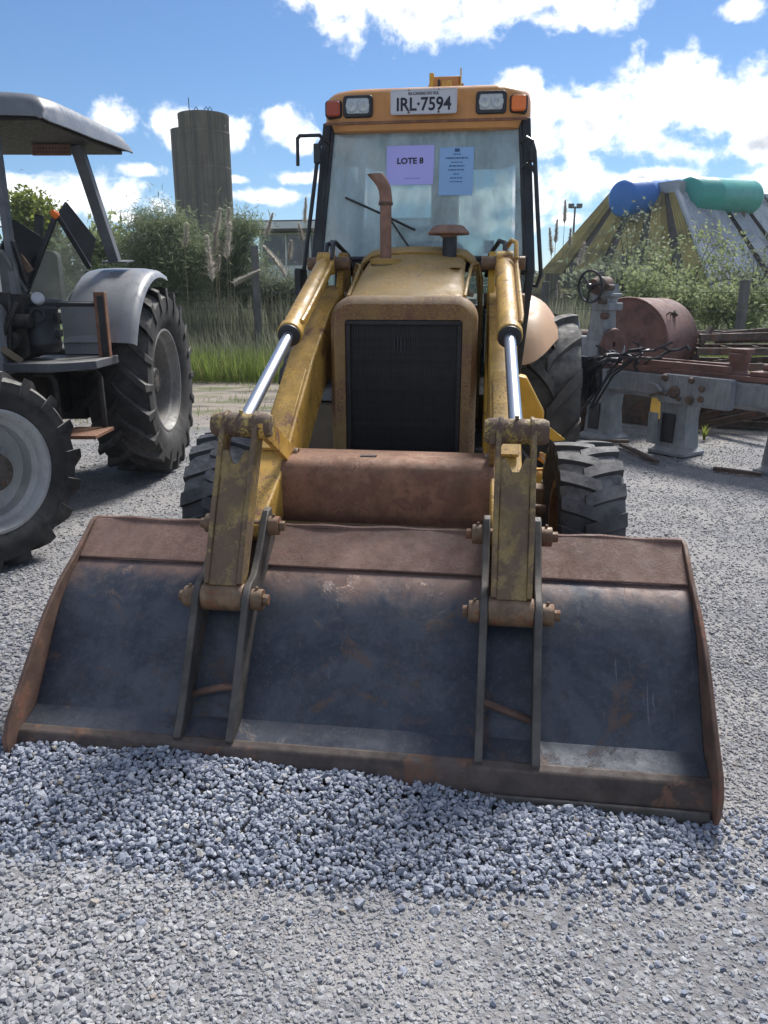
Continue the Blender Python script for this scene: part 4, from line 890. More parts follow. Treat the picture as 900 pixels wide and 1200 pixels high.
    mr.tube([(.585, 2.77, 2.325), (.61, 2.71, 2.335), (.635, 2.70, 2.32), (.66, 2.70, 2.28)], .010, 8)
    Mr = mr.build('mirror_arm', MAT['black'], LD)
    MB().box(.618, .648, 2.685, 2.73, 2.345, 2.44).build('mirror_clamp', MAT['black'], Mr, bevel=.006)
    # inside: seat, dash, wheel
    se = MB(); se.prism(rrect(-.24, .24, 1.24, 1.36, .05, 5), 'y', 3.35, 3.8); se.prism(rrect(-.22, .22, 1.36, 1.98, .08, 5), 'y', 3.76, 3.90); se.box(-.15, .15, 3.45, 3.75, .86, 1.24); se.build('operator_seat', MAT['seat'], LD, bevel=.03)
    da = MB(); da.prism([(2.80, .86), (3.0, .86), (3.0, 1.45), (2.92, 1.62), (2.80, 1.60)], 'x', -.22, .22); da.build('dashboard', MAT['black'], LD, bevel=.02)
    st = MB(); st.lathe([(.17 + .013 * math.cos(2*math.pi*k/8), .013 * math.sin(2*math.pi*k/8)) for k in range(8)], (0, 3.12, 1.66), (0, -.5, .86), 28, closed=True); st.bar((-.17, 3.12, 1.66), (.17, 3.12, 1.66), .02, .012); st.cyl((0, 3.12, 1.66), (0, 2.95, 1.45), .025, seg=10); st.build('steering_wheel', MAT['black'], LD)
    # rear mudguards
    for s in (-1, 1):
        rows = []
        for k in range(13):
            f_ = k / 12; a = R(28 + 130 * f_)             # from the low front edge over the tyre to the back
            rad = .86; yc, zc = 3.92, .735
            row = []
            for j in range(9):
                q = j / 8; x = .60 + .30 * q; rr_ = rad - .17 * q ** 3; aa = a + R(26) * q ** 3 * (1 - f_) ** 2
                row.append((s * x, yc - rr_ * math.cos(aa), zc + rr_ * math.sin(aa)))
            rows.append(row)
        mb = MB(); mb.grid(rows, .015 * s); mb.build('mudguard', MAT['fender'], LD, smooth=60)
cab()
def backhoe():
    b = MB()
    for s in (-1, 1): b.prism([(4.55, .7), (4.95, .7), (5.25, 1.5), (5.05, 3.20), (4.85, 3.32), (4.72, 3.2), (4.9, 1.6)], 'x', s * .10 - .012, s * .10 + .012)
    b.box(-.11, .11, 4.80, 5.1, 2.2, 2.9)
    B = b.build('backhoe_boom', MAT['yellow'], LD, bevel=.006)
    MB().cyl((-.15, 4.88, 3.22), (.135, 4.88, 3.22), .055, seg=16).build('pin', MAT['pin'], B)
    MB().box(-.138, -.10, 4.75, 4.80, 3.12, 3.325).build('lug', MAT['bright_yellow'], B, bevel=.006); MB().box(.112, .122, 4.74, 4.80, 3.10, 3.35).build('lug', MAT['yellow'], B, bevel=.002)
    MB().box(-.125, .112, 4.76, 4.84, 3.12, 3.30).build('crosspiece', MAT['roof'], B, bevel=.012); MB().box(-.04, .05, 4.735, 4.762, 3.15, 3.262).build('bracket', MAT['yellow'], B, bevel=.004); MB().box(-.068, -.052, 4.735, 4.762, 3.12, 3.27).build('bracket', MAT['black'], B)
    d = MB(); d.prism([(5.05, 3.05), (5.3, 3.1), (5.9, 1.6), (5.75, 1.5)], 'x', -.09, .09); d.build('dipper_arm', MAT['yellow'], LD, bevel=.01)
    k = MB(); k.prism([(5.6, 1.55), (5.95, 1.6), (6.05, 1.2), (5.8, .85), (5.45, .95), (5.5, 1.1), (5.75, 1.1)], 'x', -.28, .28); k.build('rear_bucket', MAT['bucket_lip'], LD, bevel=.01)
    f = MB(); f.box(-.75, .75, 4.5, 4.72, .5, 1.0); f.build('stabiliser_frame', MAT['yellow'], LD, bevel=.01)
    for s in (-1, 1): MB().box(s * .70 - .06, s * .70 + .06, 4.52, 4.66, .12, 1.5).build('stabiliser_leg', MAT['yellow'], LD, bevel=.01)
backhoe()

# ================================================================== the grey tractor
TR = empty('tractor', (-2.98, 7.1, 0)); tag(TR, 'grey farm tractor with a canopy and chunky tyres, parked beside the reeds', 'tractor')
def tl(px, py, d): v = at(px, py, d); return (v.x + 2.98, v.y - 7.1, v.z)
def tractor():
    x0 = .78
    for s in (-1, 1):
        wheel(TR, (s * x0, 0, .835), 0, tyre_mesh(.835, .52, .435, 20, .048, .052, .34, flip=s, overlap=.03, foot=.5), rim_mesh(.435, .50, s, .24, .10, .10, 8), hub_mesh(.435, .50, s, .24, .09, .10), MAT['rubber_grey'], MAT['rim_dull'], MAT['hub'], spin=.1)
        wheel(TR, (s * .56, -2.62, .60), R(-31), tyre_mesh(.60, .36, .345, 18, .030, .048, .36, flip=s, overlap=.03, foot=.5), rim_mesh(.345, .36, s, .20, .12, .10, 10), hub_mesh(.345, .36, s, .16, .115, .13), MAT['rubber_grey'], MAT['rim_grey'], MAT['hub'], spin=.2)
        # fender: curved cover plus inner side wall
        rows = []
        for k in range(15):
            a = R(24 + 80 * k / 14); rr = .955
            rows.append([(s * x, -rr * q * math.cos(a) , .835 + rr * q * math.sin(a)) for x, q in ((.44, 1.0), (.50, 1.012), (.66, 1.018), (.86, 1.015), (.955, 1.0), (.985, .978), (.995, .945))])
        mb = MB(); mb.grid(rows, .012 * s); F = mb.build('fender', MAT['tractor_grey'], TR, smooth=55)
        n = MB(); arc = [(-.94 * math.cos(R(24 + 80 * k / 14)), .835 + .94 * math.sin(R(24 + 80 * k / 14))) for k in range(15)]
        n.prism([(-.83, 1.10)] + arc + [(.30, 1.1)], 'x', s * .44 - .008, s * .44 + .008); n.build('fender_wall', MAT['tractor_grey'], F)
        n = MB(); n.box(s * .44 if s > 0 else -.76, .76 if s > 0 else -.44, -.87, -.86, 1.14, 1.55); n.build('fender_front', MAT['tractor_grey'], F, bevel=.004)
        # canopy posts
        p = MB(); p.bar((s * .70, -.25, 1.86), (s * .535, -.42, 2.74), .085, .10, (0, 1, 0)); p.build('canopy_post', MAT['tractor_dark'], TR, bevel=.006)
        p = MB(); p.plate([(s * .60, -.32, 1.85), (s * .82, -.32, 1.85), (s * .82, -.12, 1.87), (s * .60, -.12, 1.87)], .012); p.build('post_foot', MAT['tractor_dark'], TR)
        p = MB(); p.bar((s * .40, -1.50, 1.60), (s * .355, -1.42, 2.71), .05, .07, (0, 1, 0)); p.build('canopy_post', MAT['tractor_dark'], TR, bevel=.006)
    # canopy: moulded grey roof with dark underside
    rows = []
    for y, zs, zc, zb, wsc in ((-1.62, 2.715, 2.72, 2.70, .95), (-1.63, 2.79, 2.80, 2.70, .965), (-1.57, 2.84, 2.86, 2.69, .985), (-1.3, 2.865, 2.90, 2.70, 1.0), (-.8, 2.885, 2.93, 2.72, 1.0), (-.3, 2.89, 2.935, 2.75, 1.0), (.05, 2.88, 2.91, 2.77, .99), (.20, 2.85, 2.87, 2.78, .975), (.24, 2.80, 2.80, 2.78, .96)):
        rows.append([(.80 * a * wsc, y, zb + (zs - zb) * q1 + (zc - zs) * q2) for a, q1, q2 in ((-1, 0, 0), (-.985, .45, 0), (-.95, .85, 0), (-.88, 1, 0), (-.7, 1, .55), (-.4, 1, .9), (0, 1, 1), (.4, 1, .9), (.7, 1, .55), (.88, 1, 0), (.95, .85, 0), (.985, .45, 0), (1, 0, 0))])
    mb = MB(); mb.grid(rows, .012); CA = mb.build('canopy', MAT['canopy_grey'], TR, smooth=75)
    u = MB(); u.prism([(-1.56, 2.70), (.14, 2.755), (.14, 2.80), (-1.56, 2.745)], 'x', -.72, .72); u.build('canopy_lining', MAT['grille'], CA, bevel=.01)
    pl = MB(); pl.box(.20, .50, -.48, -.47, 2.655, 2.735); Pp = pl.build('perforated_plate', MAT['exhaust'], CA)
    for k in range(12):
        for j in range(2): MB().cyl((.22 + .024 * k, -.4815, 2.68 + .028 * j), (.22 + .024 * k, -.481, 2.68 + .028 * j), .006, seg=6).build('hole', MAT['black'], Pp)
    # body
    b = MB(); b.box(-.28, .28, -2.4, .35, .62, 1.05); b.box(-.40, .40, -.45, .4, .55, 1.15); b.cyl((-.9, 0, .835), (.9, 0, .835), .12, seg=16); b.build('transmission', MAT['dark'], TR, bevel=.02)
    b = MB(); b.prism(rrect(-.30, .30, 1.05, 1.56, .1, 6, (0, 0, 1, 1)), 'y', -3.3, -1.45); b.build('bonnet', MAT['tractor_grey'], TR, bevel=.01)
    b = MB(); b.prism([(-.66, .50), (-.66, .62), (-.2, .72), (.2, .72), (.66, .62), (.66, .50), (0, .42)], 'y', -2.72, -2.52); b.build('front_axle', MAT['tractor_grey'], TR, bevel=.02)
    # platform and steps
    b = MB(); b.prism([(.28, -1.62), (.62, -1.62), (.74, -1.50), (.86, -1.36), (.86, -.86), (.28, -.86)], 'z', 1.07, 1.135); b.build('platform', MAT['tractor_dark'], TR, bevel=.008)
    for yy, xx in ((-1.50, .60), (-1.15, .80)):
        MB().tube([(xx - .16, yy, 1.05), (xx - .04, yy, 1.05), (xx, yy, .99), (xx, yy, .60)], .022, 10).build('step_hanger', MAT['dark'], TR)
    MB().box(.56, .86, -1.52, -1.12, .575, .602).build('step', MAT['rust_tube'], TR, bevel=.004)
    # air-cleaner canister
    c = Vector(tl(48, 390, 5.85)); c = Vector((c.x, c.y, 0))
    A = MB().lathe([(.002, 1.52), (.115, 1.52), (.135, 1.50), (.138, 1.27), (.142, 1.26), (.142, 1.24), (.136, 1.23), (.130, 1.20), (.12, 1.19), (.002, 1.19)], c, (0, 0, 1), 28).build('air_cleaner', MAT['black'], TR)
    MB().lathe([(.046, 0), (.050, .05), (.040, .05), (.036, 0)], c + Vector((.05, -.118, 1.455)), (.2, -.9, .1), 20, closed=True).build('inlet', MAT['black'], A)
    MB().lathe([(.002, .02), (.035, .02), (.045, .01), (.045, -.02), (.002, -.02)], c + Vector((.05, -.10, 1.575)), (.15, -.9, .4), 20).build('cap', MAT['white_plate'], A)
    for z in (1.30, 1.42): MB().box(c.x + .12, c.x + .155, c.y - .04, c.y + .02, z, z + .05).build('clip', MAT['black'], A)
    MB().box(c.x - .16, c.x - .13, c.y - .06, c.y + .02, 1.14, 1.56).build('mounting_bracket', MAT['black'], TR)
    # rail and rusty bracket in front of the fender
    MB().bar(tl(34, 357, 5.8), tl(112, 357, 6.1), .03, .03).build('rail', MAT['black'], TR, bevel=.004)
    MB().bar(tl(70, 421, 6.0), tl(112, 421, 6.1), .03, .03).build('rail', MAT['black'], TR, bevel=.004)
    a = Vector(tl(117, 342, 6.08)); q = Vector(tl(118, 424, 6.08))
    MB().box(a.x - .045, a.x + .04, a.y - .03, a.y + .03, q.z, a.z).build('corner_bracket', MAT['rust_tube'], TR, bevel=.006)
    MB().box(a.x - .018, a.x + .03, a.y - .036, a.y - .028, q.z + .03, a.z - .03).build('reflector_strip', MAT['black'], TR, bevel=.003)
    # dash cowl panels left open and the loose pane between them
    g = MB(); g.plate([tl(30, 347, 5.85), tl(66, 251, 5.85), tl(104, 312, 6.05), tl(78, 352, 6.05)], .006); g.build('loose_pane', MAT['glass_smear'], TR, smooth=0)
    MB().bar(tl(28, 350, 5.82), tl(67, 248, 5.84), .035, .03, (0, 1, 0)).build('pane_bar', MAT['black'], TR, bevel=.004)
    MB().bar(tl(66, 250, 5.83), tl(105, 314, 6.03), .035, .03, (0, 1, 0)).build('pane_bar', MAT['black'], TR, bevel=.004)
    g = MB(); g.plate([tl(68, 252, 5.82), tl(78, 236, 5.9), tl(113, 280, 6.1), tl(105, 314, 6.02)], .02); g.build('open_panel', MAT['black'], TR, bevel=.004)
    MB().lathe([(.002, .03), (.02, .026), (.026, .0), (.026, -.02), (.002, -.02)], tl(64, 251, 5.8), (-.4, -.6, .6), 14).build('indicator', MAT['amber'], TR)
    g = MB(); g.plate([tl(1, 290, 5.6), tl(17, 257, 5.75), tl(53, 280, 5.9), tl(40, 312, 5.9), tl(30, 338, 5.75)], .02); g.build('open_panel', MAT['black'], TR, bevel=.004)
    MB().bar(tl(0, 294, 5.5), tl(30, 342, 5.7), .03, .03).build('pane_bar', MAT['tractor_dark'], TR, bevel=.004); MB().bar(tl(14, 282, 5.6), tl(30, 332, 5.7), .03, .03).build('pane_bar', MAT['black'], TR, bevel=.004)
    MB().bar(tl(45, 300, 6.5), tl(46, 252, 6.5), .06, .05, (0, 1, 0)).build('lever_stand', MAT['black'], TR, bevel=.006)
    MB().bar(tl(22, 300, 5.72), tl(36, 318, 5.76), .05, .012, (0, 1, 0)).build('wooden_lath', MAT['wood'], TR)
    # steering console and clutter under it
    g = MB(); g.prism(rrect(.12, .40, 1.14, 1.62, .06, 4), 'y', -1.42, -1.15); g.cyl((.10, -1.45, 1.42), (.46, -1.45, 1.42), .05, seg=14); g.cyl((.30, -1.5, 1.28), (.30, -1.3, 1.28), .07, seg=14)
    g.bar((.22, -1.55, 1.2), (.40, -1.5, 1.55), .03, .03); g.bar((.36, -1.5, 1.62), (.30, -1.52, 1.15), .025, .025); g.build('console', MAT['dark'], TR, bevel=.008)
    MB().bar(tl(0, 408, 5.5), tl(24, 424, 5.6), .06, .05).build('floor_batten', MAT['tan_box'], TR, bevel=.006)
    g = MB(); g.prism(rrect(-.25, .25, 1.35, 1.48, .05, 4), 'y', -.75, -.3); g.prism(rrect(-.25, .25, 1.48, 1.95, .06, 4), 'y', -.36, -.24); g.build('seat', MAT['seat'], TR, bevel=.02)
tractor()

# ================================================================== the old lathe and scrap on the right
LT = empty('old_lathe', (3.06, 7.92, 0), math.atan2(-.829, .559)); tag(LT, 'derelict grey lathe with a long bed on cast pedestals beside the rusty drum', 'lathe')
LTI = Matrix.Translation((3.06, 7.92, 0)) @ Matrix.Rotation(math.atan2(-.829, .559), 4, 'Z'); LTI = LTI.inverted()
def ll(px, py, d): return LTI @ at(px, py, d)
def lathe():
    B = MB(); B.prism([(-.20, .60), (-.20, .80), (-.16, .82), (.16, .82), (.20, .80), (.20, .60), (.12, .55), (-.12, .55)], 'x', -1.35, 1.75); Bd = B.build('bed', MAT['lathe'], LT, bevel=.012)
    for y in (-.165, .11):
        MB().prism([(y - .03, .82), (y - .02, .865), (y + .045, .865), (y + .05, .82)], 'x', -.95, 1.75).build('slideway', MAT['drum'], Bd, bevel=.005)
    for xs in (-.98, .0, 1.18):
        P = MB(); secs = []
        for z, sx, sy in ((0, .225, .215), (.03, .225, .215), (.07, .175, .17), (.35, .155, .155), (.52, .16, .165), (.535, .185, .185), (.565, .185, .185), (.60, .17, .17)):
            c = .05; secs.append([(xs + a * sx + (c if a < 0 else -c) * (q == 0), b * sy + (c if b < 0 else -c) * (q == 1), z) for a, b, q in ((-1,-1,0),(1,-1,0),(1,-1,1),(1,1,1),(1,1,0),(-1,1,0),(-1,1,1),(-1,-1,1))])
        secs = [s + s[:1] for s in secs]; P.grid(secs); P.add([p for p in secs[-1][:8]], [tuple(range(8))])
        pd = P.build('pedestal', MAT['lathe'], LT, bevel=.006, smooth=30)
        MB().box(xs - .08, xs + .07, -.172, -.15, .12, .42).build('door_opening', MAT['black'], pd)
        if xs == .0: MB().box(-.20, -.085, -.24, -.226, .10, .42, None).build('door', MAT['lathe'], pd, bevel=.004)
    # apron
    A = MB().prism(rrect(-.05, .72, .54, .83, .03, 4), 'y', -.29, -.205).build('apron', MAT['lathe'], LT, bevel=.008)
    for x, z, r in ((.12, .66, .062), (.42, .72, .032), (.42, .62, .030), (.30, .60, .045), (.18, .60, .022), (.3, .79, .03), (-.0, .79, .035)):
        MB().lathe([(.002, .03), (r * .8, .03), (r, .02), (r, -.01)], (x, -.29, z), (0, -1, 0), 18).build('knob', MAT['scrap'], A)
    MB().tube([(-.15, -.31, .60), (-.02, -.33, .64), (.06, -.33, .63)], .016, 8).build('lever', MAT['scrap'], A); MB().tube([(-.2, -.28, .72), (-.08, -.30, .70), (.0, -.33, .66)], .018, 8).build('lever', MAT['lathe'], A)
    # cross slide frames and tool post on the bed
    f = MB()
    for y in (-.17, .10): f.bar((-.62, y, .905), (.62, y, .905), .05, .07)
    f.bar((-.62, -.17, .905), (-.62, .1, .905), .05, .07); f.bar((-.1, -.17, .90), (-.1, .1, .90), .05, .05)
    f.build('saddle_frame', MAT['drum'], LT, bevel=.004)
    t = MB(); t.lathe([(.002, 1.06), (.095, 1.06), (.10, 1.045), (.10, .99), (.085, .97), (.085, .90), (.12, .87), (.12, .862)], (.60, -.02, 0), (0, 0, 1), 20); t.box(.52, .70, -.08, .06, 1.06, 1.10); t.build('tool_post', MAT['drum'], LT, bevel=.005)
    t = MB(); t.box(.80, 1.3, -.16, .12, .866, .91); t.cyl((.9, -.1, .95), (1.6, -.1, .95), .035, seg=12); t.box(1.3, 1.6, -.10, .15, .866, 1.0); t.build('carriage', MAT['drum'], LT, bevel=.008)
    # headstock with column, motor and handwheel
    h = MB(); h.prism([(-.24, .82), (-.24, 1.02), (-.15, 1.14), (.15, 1.14), (.24, 1.02), (.24, .82)], 'x', -1.45, -.95); h.prism(rrect(-.30, .30, .70, 1.0, .05, 4), 'x', -1.62, -1.44); H = h.build('headstock', MAT['lathe'], LT, bevel=.02)
    MB().cyl((-1.42, 0, 1.10), (-1.02, 0, 1.10), .10, seg=20).build('spindle_cover', MAT['scrap'], H, bevel=.01)
    for x in (-1.14, -1.05): MB().lathe([(.08, x - .02), (.13, x - .02), (.13, x + .02), (.08, x + .02)], (0, 0, 1.08), (1, 0, 0), 24, closed=True).build('bearing_ring', MAT['lathe'], H)
    MB().lathe([(.03, -.02), (.17, -.02), (.175, .0), (.165, .03), (.08, .035), (.05, .02), (.03, .02)], (-.90, -.05, 1.06), (1, 0, 0), 28, closed=True).build('face_plate', MAT['drum'], H)
    c = MB(); cc = ll(707, 372, 8.75)
    secs = []
    for z, sx, sy in ((1.05, .13, .13), (1.25, .10, .10), (1.45, .095, .09), (1.62, .12, .10), (1.70, .10, .09)):
        secs.append([(cc.x + a * sx, cc.y + b * sy, z) for a, b in ((-1,-1),(1,-1),(1,1),(-1,1),(-1,-1))])
    c.grid(secs); c.add(secs[-1][:4], [(0,1,2,3)]); c.box(cc.x - .05, cc.x + .16, cc.y - .12, cc.y + .12, 1.42, 1.50); c.box(cc.x - .02, cc.x + .17, cc.y - .10, cc.y + .08, 1.56, 1.60); K = c.build('column', MAT['lathe'], LT, bevel=.01)
    a = ll(708, 334, 8.75); b = ll(688, 336, 8.6); d = (b - a).normalized()
    MB().lathe([(.002, -.10), (.07, -.10), (.085, -.08), (.095, .04), (.10, .05), (.10, .08), (.085, .10), (.075, .16), (.03, .17), (.03, .22)], a + d * .02, d, 22).build('motor', MAT['scrap'], K)
    w = MB(); wc = a + d * .22; w.lathe([(.165 + .014 * math.cos(2*math.pi*k/8), .014 * math.sin(2*math.pi*k/8)) for k in range(8)], wc, d, 32, closed=True)
    u = d.orthogonal().normalized(); v = d.cross(u)
    for k in range(3):
        q = 2 * math.pi * k / 3 + .5; w.tube([wc, wc + (u * math.cos(q) + v * math.sin(q)) * .16], .012, 6)
    w.lathe([(.002, .03), (.03, .03), (.035, -.03), (.002, -.03)], wc, d, 12); w.build('handwheel', MAT['black'], K)
    for q in ((.09, .02, 1.36), (.11, -.06, 1.52), (.12, .03, 1.66)): MB().cyl((cc.x + q[0], cc.y - .14 + q[1], q[2]), (cc.x + q[0], cc.y - .06 + q[1], q[2]), .035, seg=12).build('knob', MAT['scrap'], K)
    for z in (1.02,): 
        MB().box(-1.46, -1.2, -.252, -.242, .95, 1.02).build('name_plate', MAT['white_plate'], H); MB().box(-1.40, -1.05, -.252, -.242, .85, .93).build('name_plate', MAT['white_plate'], H)
lathe()
def cables():
    B = MB(); rnd = random.Random(3)
    for k in range(7):
        t0 = rnd.uniform(0, 1); a = at(690 + 75 * t0, 412 + rnd.uniform(-4, 10), 8.35 - .9 * t0 * .6)
        e = at(672 + 30 * rnd.random(), 455 + rnd.uniform(-20, 30), 8.35); m = (a + e) / 2 + Vector((rnd.uniform(-.05, .05), -.03, .06 + rnd.uniform(0, .06)))
        B.tube([a + Vector((.12, .02, .01)), a, m, e], rnd.uniform(.009, .017), 6)
    for k in range(14):
        a = at(rnd.uniform(700, 775), rnd.uniform(404, 428), 8.1); p = [a]
        for j in range(5): p.append(p[-1] + Vector((rnd.uniform(-.10, .12), rnd.uniform(-.05, .05), rnd.uniform(-.05, .05))))
        B.tube(p, rnd.uniform(.010, .018), 6)
    tag(B.build('cable_bundle', MAT['black']), 'tangle of black cables hanging over the headstock end of the lathe', 'cables')
    q = MB(); rnd = random.Random(9); rows = []
    for i in range(9):
        rows.append([])
        for j in range(9):
            u = j / 8; v = i / 8; p = at(672 + 34 * u + 8 * v * (1 - u), 418 + (58 - 25 * u) * v, 8.28 - .1 * math.sin(u * 7 + v * 3) - .06 * rnd.random()); rows[-1].append(p)
    q.grid(rows, .006); tag(q.build('plastic_sheet', MAT['black'], smooth=25), 'crumpled black plastic sheet draped down the end of the lathe', 'plastic sheet')
cables()
def drum():
    c = at(733, 392, 9.7); d = Vector((.66, .75, -.02)).normalized(); r = .53; c.z = 1.02
    D = MB(); D.lathe([(.002, .02), (.1, .022), (r - .03, .02), (r - .012, .0), (r, .0), (r + .006, .02), (r, .035), (r, .95), (r + .006, .97), (r, .99), (.002, .97)], c, d, 56); D = D.build('steel_drum', MAT['drum'], smooth=40)
    tag(D, 'big rust brown steel drum lying on its side behind the lathe', 'drum')
    up = Vector((0, 0, 1)); sx = d.cross(up).normalized(); nr = (up * .62 + sx * .78).normalized(); p = c + d * .18 + nr * r
    MB().tube([p, p + nr * .05 + d * .01, p + nr * .05 + d * .11, p + d * .12], .010, 8).build('handle', MAT['scrap'], D)
    MB().cyl(p + d * .22 - nr * .03, p + d * .22 + nr * .05, .04, seg=14).build('filler_neck', MAT['scrap'], D)
    s = MB(); 
    for k in (.15, .8):
        q = c + d * k; s.prism([(-.5, 0), (.5, 0), (.42, .12), (.30, .68), (.12, .60), (-.12, .60), (-.30, .68), (-.42, .12)], 'y', -.05, .05, Matrix.Translation((q.x, q.y, 0)) @ Matrix.Rotation(math.atan2(-d.x, d.y), 4, 'Z'))
    s.build('cradle', MAT['scrap'], D, bevel=.01)
drum()
def scrap():
    rnd = random.Random(5)
    # welded ladder frames stacked behind the lathe
    labs = ['rusty welded ladder frame lowest in the scrap stack behind the lathe', 'rusty welded ladder frame in the middle of the scrap stack', 'rusty welded ladder frame tilted on top of the scrap stack']
    for k in range(3):
        a = at(812 + 4 * k, 428 - 16 * k, 9.6 + .2 * k); b = a + Vector((2.3, -.15 + .1 * k, .06 * (k - 1))); w = Vector((.12, .75, .0))
        F = empty('ladder_frame', a); tag(F, labs[k], 'steel frame', 'ladder frames in the scrap stack')
        o = Vector((0, 0, 0)); e = b - a
        for q in (o, w): MB().bar(q, q + e, .05, .09).build('side_rail', MAT['scrap'], F, bevel=.004)
        for j in range(6): 
            p = e * (.04 + .18 * j); MB().bar(p, p + w, .05, .06).build('rung', MAT['scrap'], F, bevel=.004)
        if k == 2: MB().bar(o + Vector((0, 0, -.1)), o + Vector((.18, .1, .12)), .06, .06).build('brace', MAT['scrap'], F)
        for j in (0.1, 1.9): MB().bar((j, .3, -a.z - .0 if k == 0 else -.13), (j, .3, -.05), .09, .09, (0, 1, 0)).build('support', MAT['scrap'], F)
    bl = [(818, 490, 9.3, 905, 468, 8.6, .09), (815, 500, 9.2, 905, 482, 8.5, .10), (818, 480, 9.6, 905, 462, 9.0, .08), (735, 492, 9.9, 830, 512, 9.6, .07), (700, 478, 10.2, 790, 470, 10.4, .08), (712, 470, 10.4, 775, 462, 10.3, .06), (840, 505, 9.5, 905, 512, 9.3, .09), (830, 520 - 10, 10, 905, 498, 9.9, .08), (725, 500, 10.2, 800, 482, 10.2, .06)]
    names = ['dark steel beam leaning along the far pedestal', 'thick dark steel beam lowest beside the far pedestal', 'slim dark steel beam on the leaning bundle', 'flat rusty bar poking from the litter between the pedestals', 'rusty beam lying under the drum', 'short rusty bar on the litter under the drum', 'heavy beam half buried in dry litter', 'dark channel beam behind the leaning bundle', 'thin bar crossing the litter under the drum']
    for (x0, y0, d0, x1, y1, d1, w), nm in zip(bl, names):
        a = at(x0, y0, d0); b = at(x1, y1, d1); a.z = max(a.z, w * .5); b.z = max(b.z, w * .5)
        m = MB(); dr = (b - a).normalized(); up = Vector((0, 0, 1))
        m.bar(a + up * w * .4, b + up * w * .4, w, .012); m.bar(a - up * w * .4, b - up * w * .4, w, .012); m.bar(a, b, .012, w * .8)
        tag(m.build('steel_beam', MAT['scrap'], bevel=.002), nm, 'steel beam', 'scrap beams behind the lathe')
    for k in range(9):
        x0 = rnd.uniform(812, 850); a = at(x0, rnd.uniform(392, 436), 9.9 + .1 * k); b = a + Vector((rnd.uniform(.7, 1.6), rnd.uniform(-.4, .5), rnd.uniform(-.16, .12))); m = MB().bar(a, b, .035, .05)
        tag(m.build('scrap_bar', MAT['scrap'], bevel=.003), 'loose rusty bar in the tangle on the ladder frames', 'steel bar', 'loose bars on the ladder frames')
    for (x0, y0, x1, y1, nm) in ((728, 521, 770, 541, 'rusty bar lying on the gravel between the two pedestals'), (690, 517, 737, 517, 'short rusty plate strip at the foot of the headstock pedestal'), (836, 549, 893, 556, 'dark bar lying before the far pedestal')):
        a = at(x0, y0, 8); b = at(x1, y1, 8)
        def gp(px, py): 
            v = at(px, py, 1) - Vector((0, 0, CAM_H)); t = -(CAM_H - .02) / v.z; return Vector((v.x * t, v.y * t, .02))
        m = MB().bar(gp(x0, y0), gp(x1, y1), .05, .035)
        tag(m.build('steel_bar', MAT['scrap'], bevel=.003), nm, 'steel bar', 'bars on the gravel')
    # yellow sheet offcuts
    m = MB(); rows = []
    for i in range(7):
        v = i / 6; rows.append([at(761 + 6 * v * v + (13 + 4 * math.sin(v * 3)) * u, 491 - 38 * v, 9.0 + .10 * math.sin(v * 2.6) + .05 * u) for u in np.linspace(0, 1, 5)])
    m.grid(rows, .012); tag(m.build('yellow_offcut', MAT['bright_yellow'], smooth=50), 'curved yellow sheet offcut standing behind the near pedestal', 'metal offcut')
    m = MB(); m.plate([at(820, 474, 8.9), at(821, 455, 8.9), at(838, 459, 9.0), at(841, 462, 9.0), at(852, 463, 9.1), at(846, 470, 9.1), at(836, 468, 9.0)], .015); tag(m.build('yellow_offcut', MAT['bright_yellow']), 'pointed yellow sheet offcut under the lathe apron', 'metal offcut')
    # blue can behind the mudguard
    c = at(664, 380, 9.2); tag(MB().lathe([(.002, .08), (.04, .08), (.05, .06), (.13, .04), (.14, 0), (.14, -.30), (.13, -.32), (.002, -.32)], c, (0, 0, 1), 20).build('blue_can', MAT['blue']), 'small blue can behind the loader mudguard', 'can')
    m = MB(); m.box(c.x - .25, c.x + .25, c.y - .2, c.y + .2, 0, c.z - .325); tag(m.build('steel_cabinet', MAT['scrap'], bevel=.01), 'dark rusty cabinet under the blue can', 'cabinet')
    # dry litter under the scrap
    n = 22000; X = np.random.uniform(2.0, 6.5, n); Y = np.random.uniform(8.6, 11.5, n); k = Y > 10.4 - (X - 2) * .42; X, Y = X[k], Y[k]; n = len(X)
    blades('dry_litter', np.stack([X, Y, np.random.uniform(0, .10, n)], 1), np.random.uniform(.1, .38, n), .014, MAT['bark'], lean=1.6, kind_label='dark dry twigs and leaf litter under the scrap')
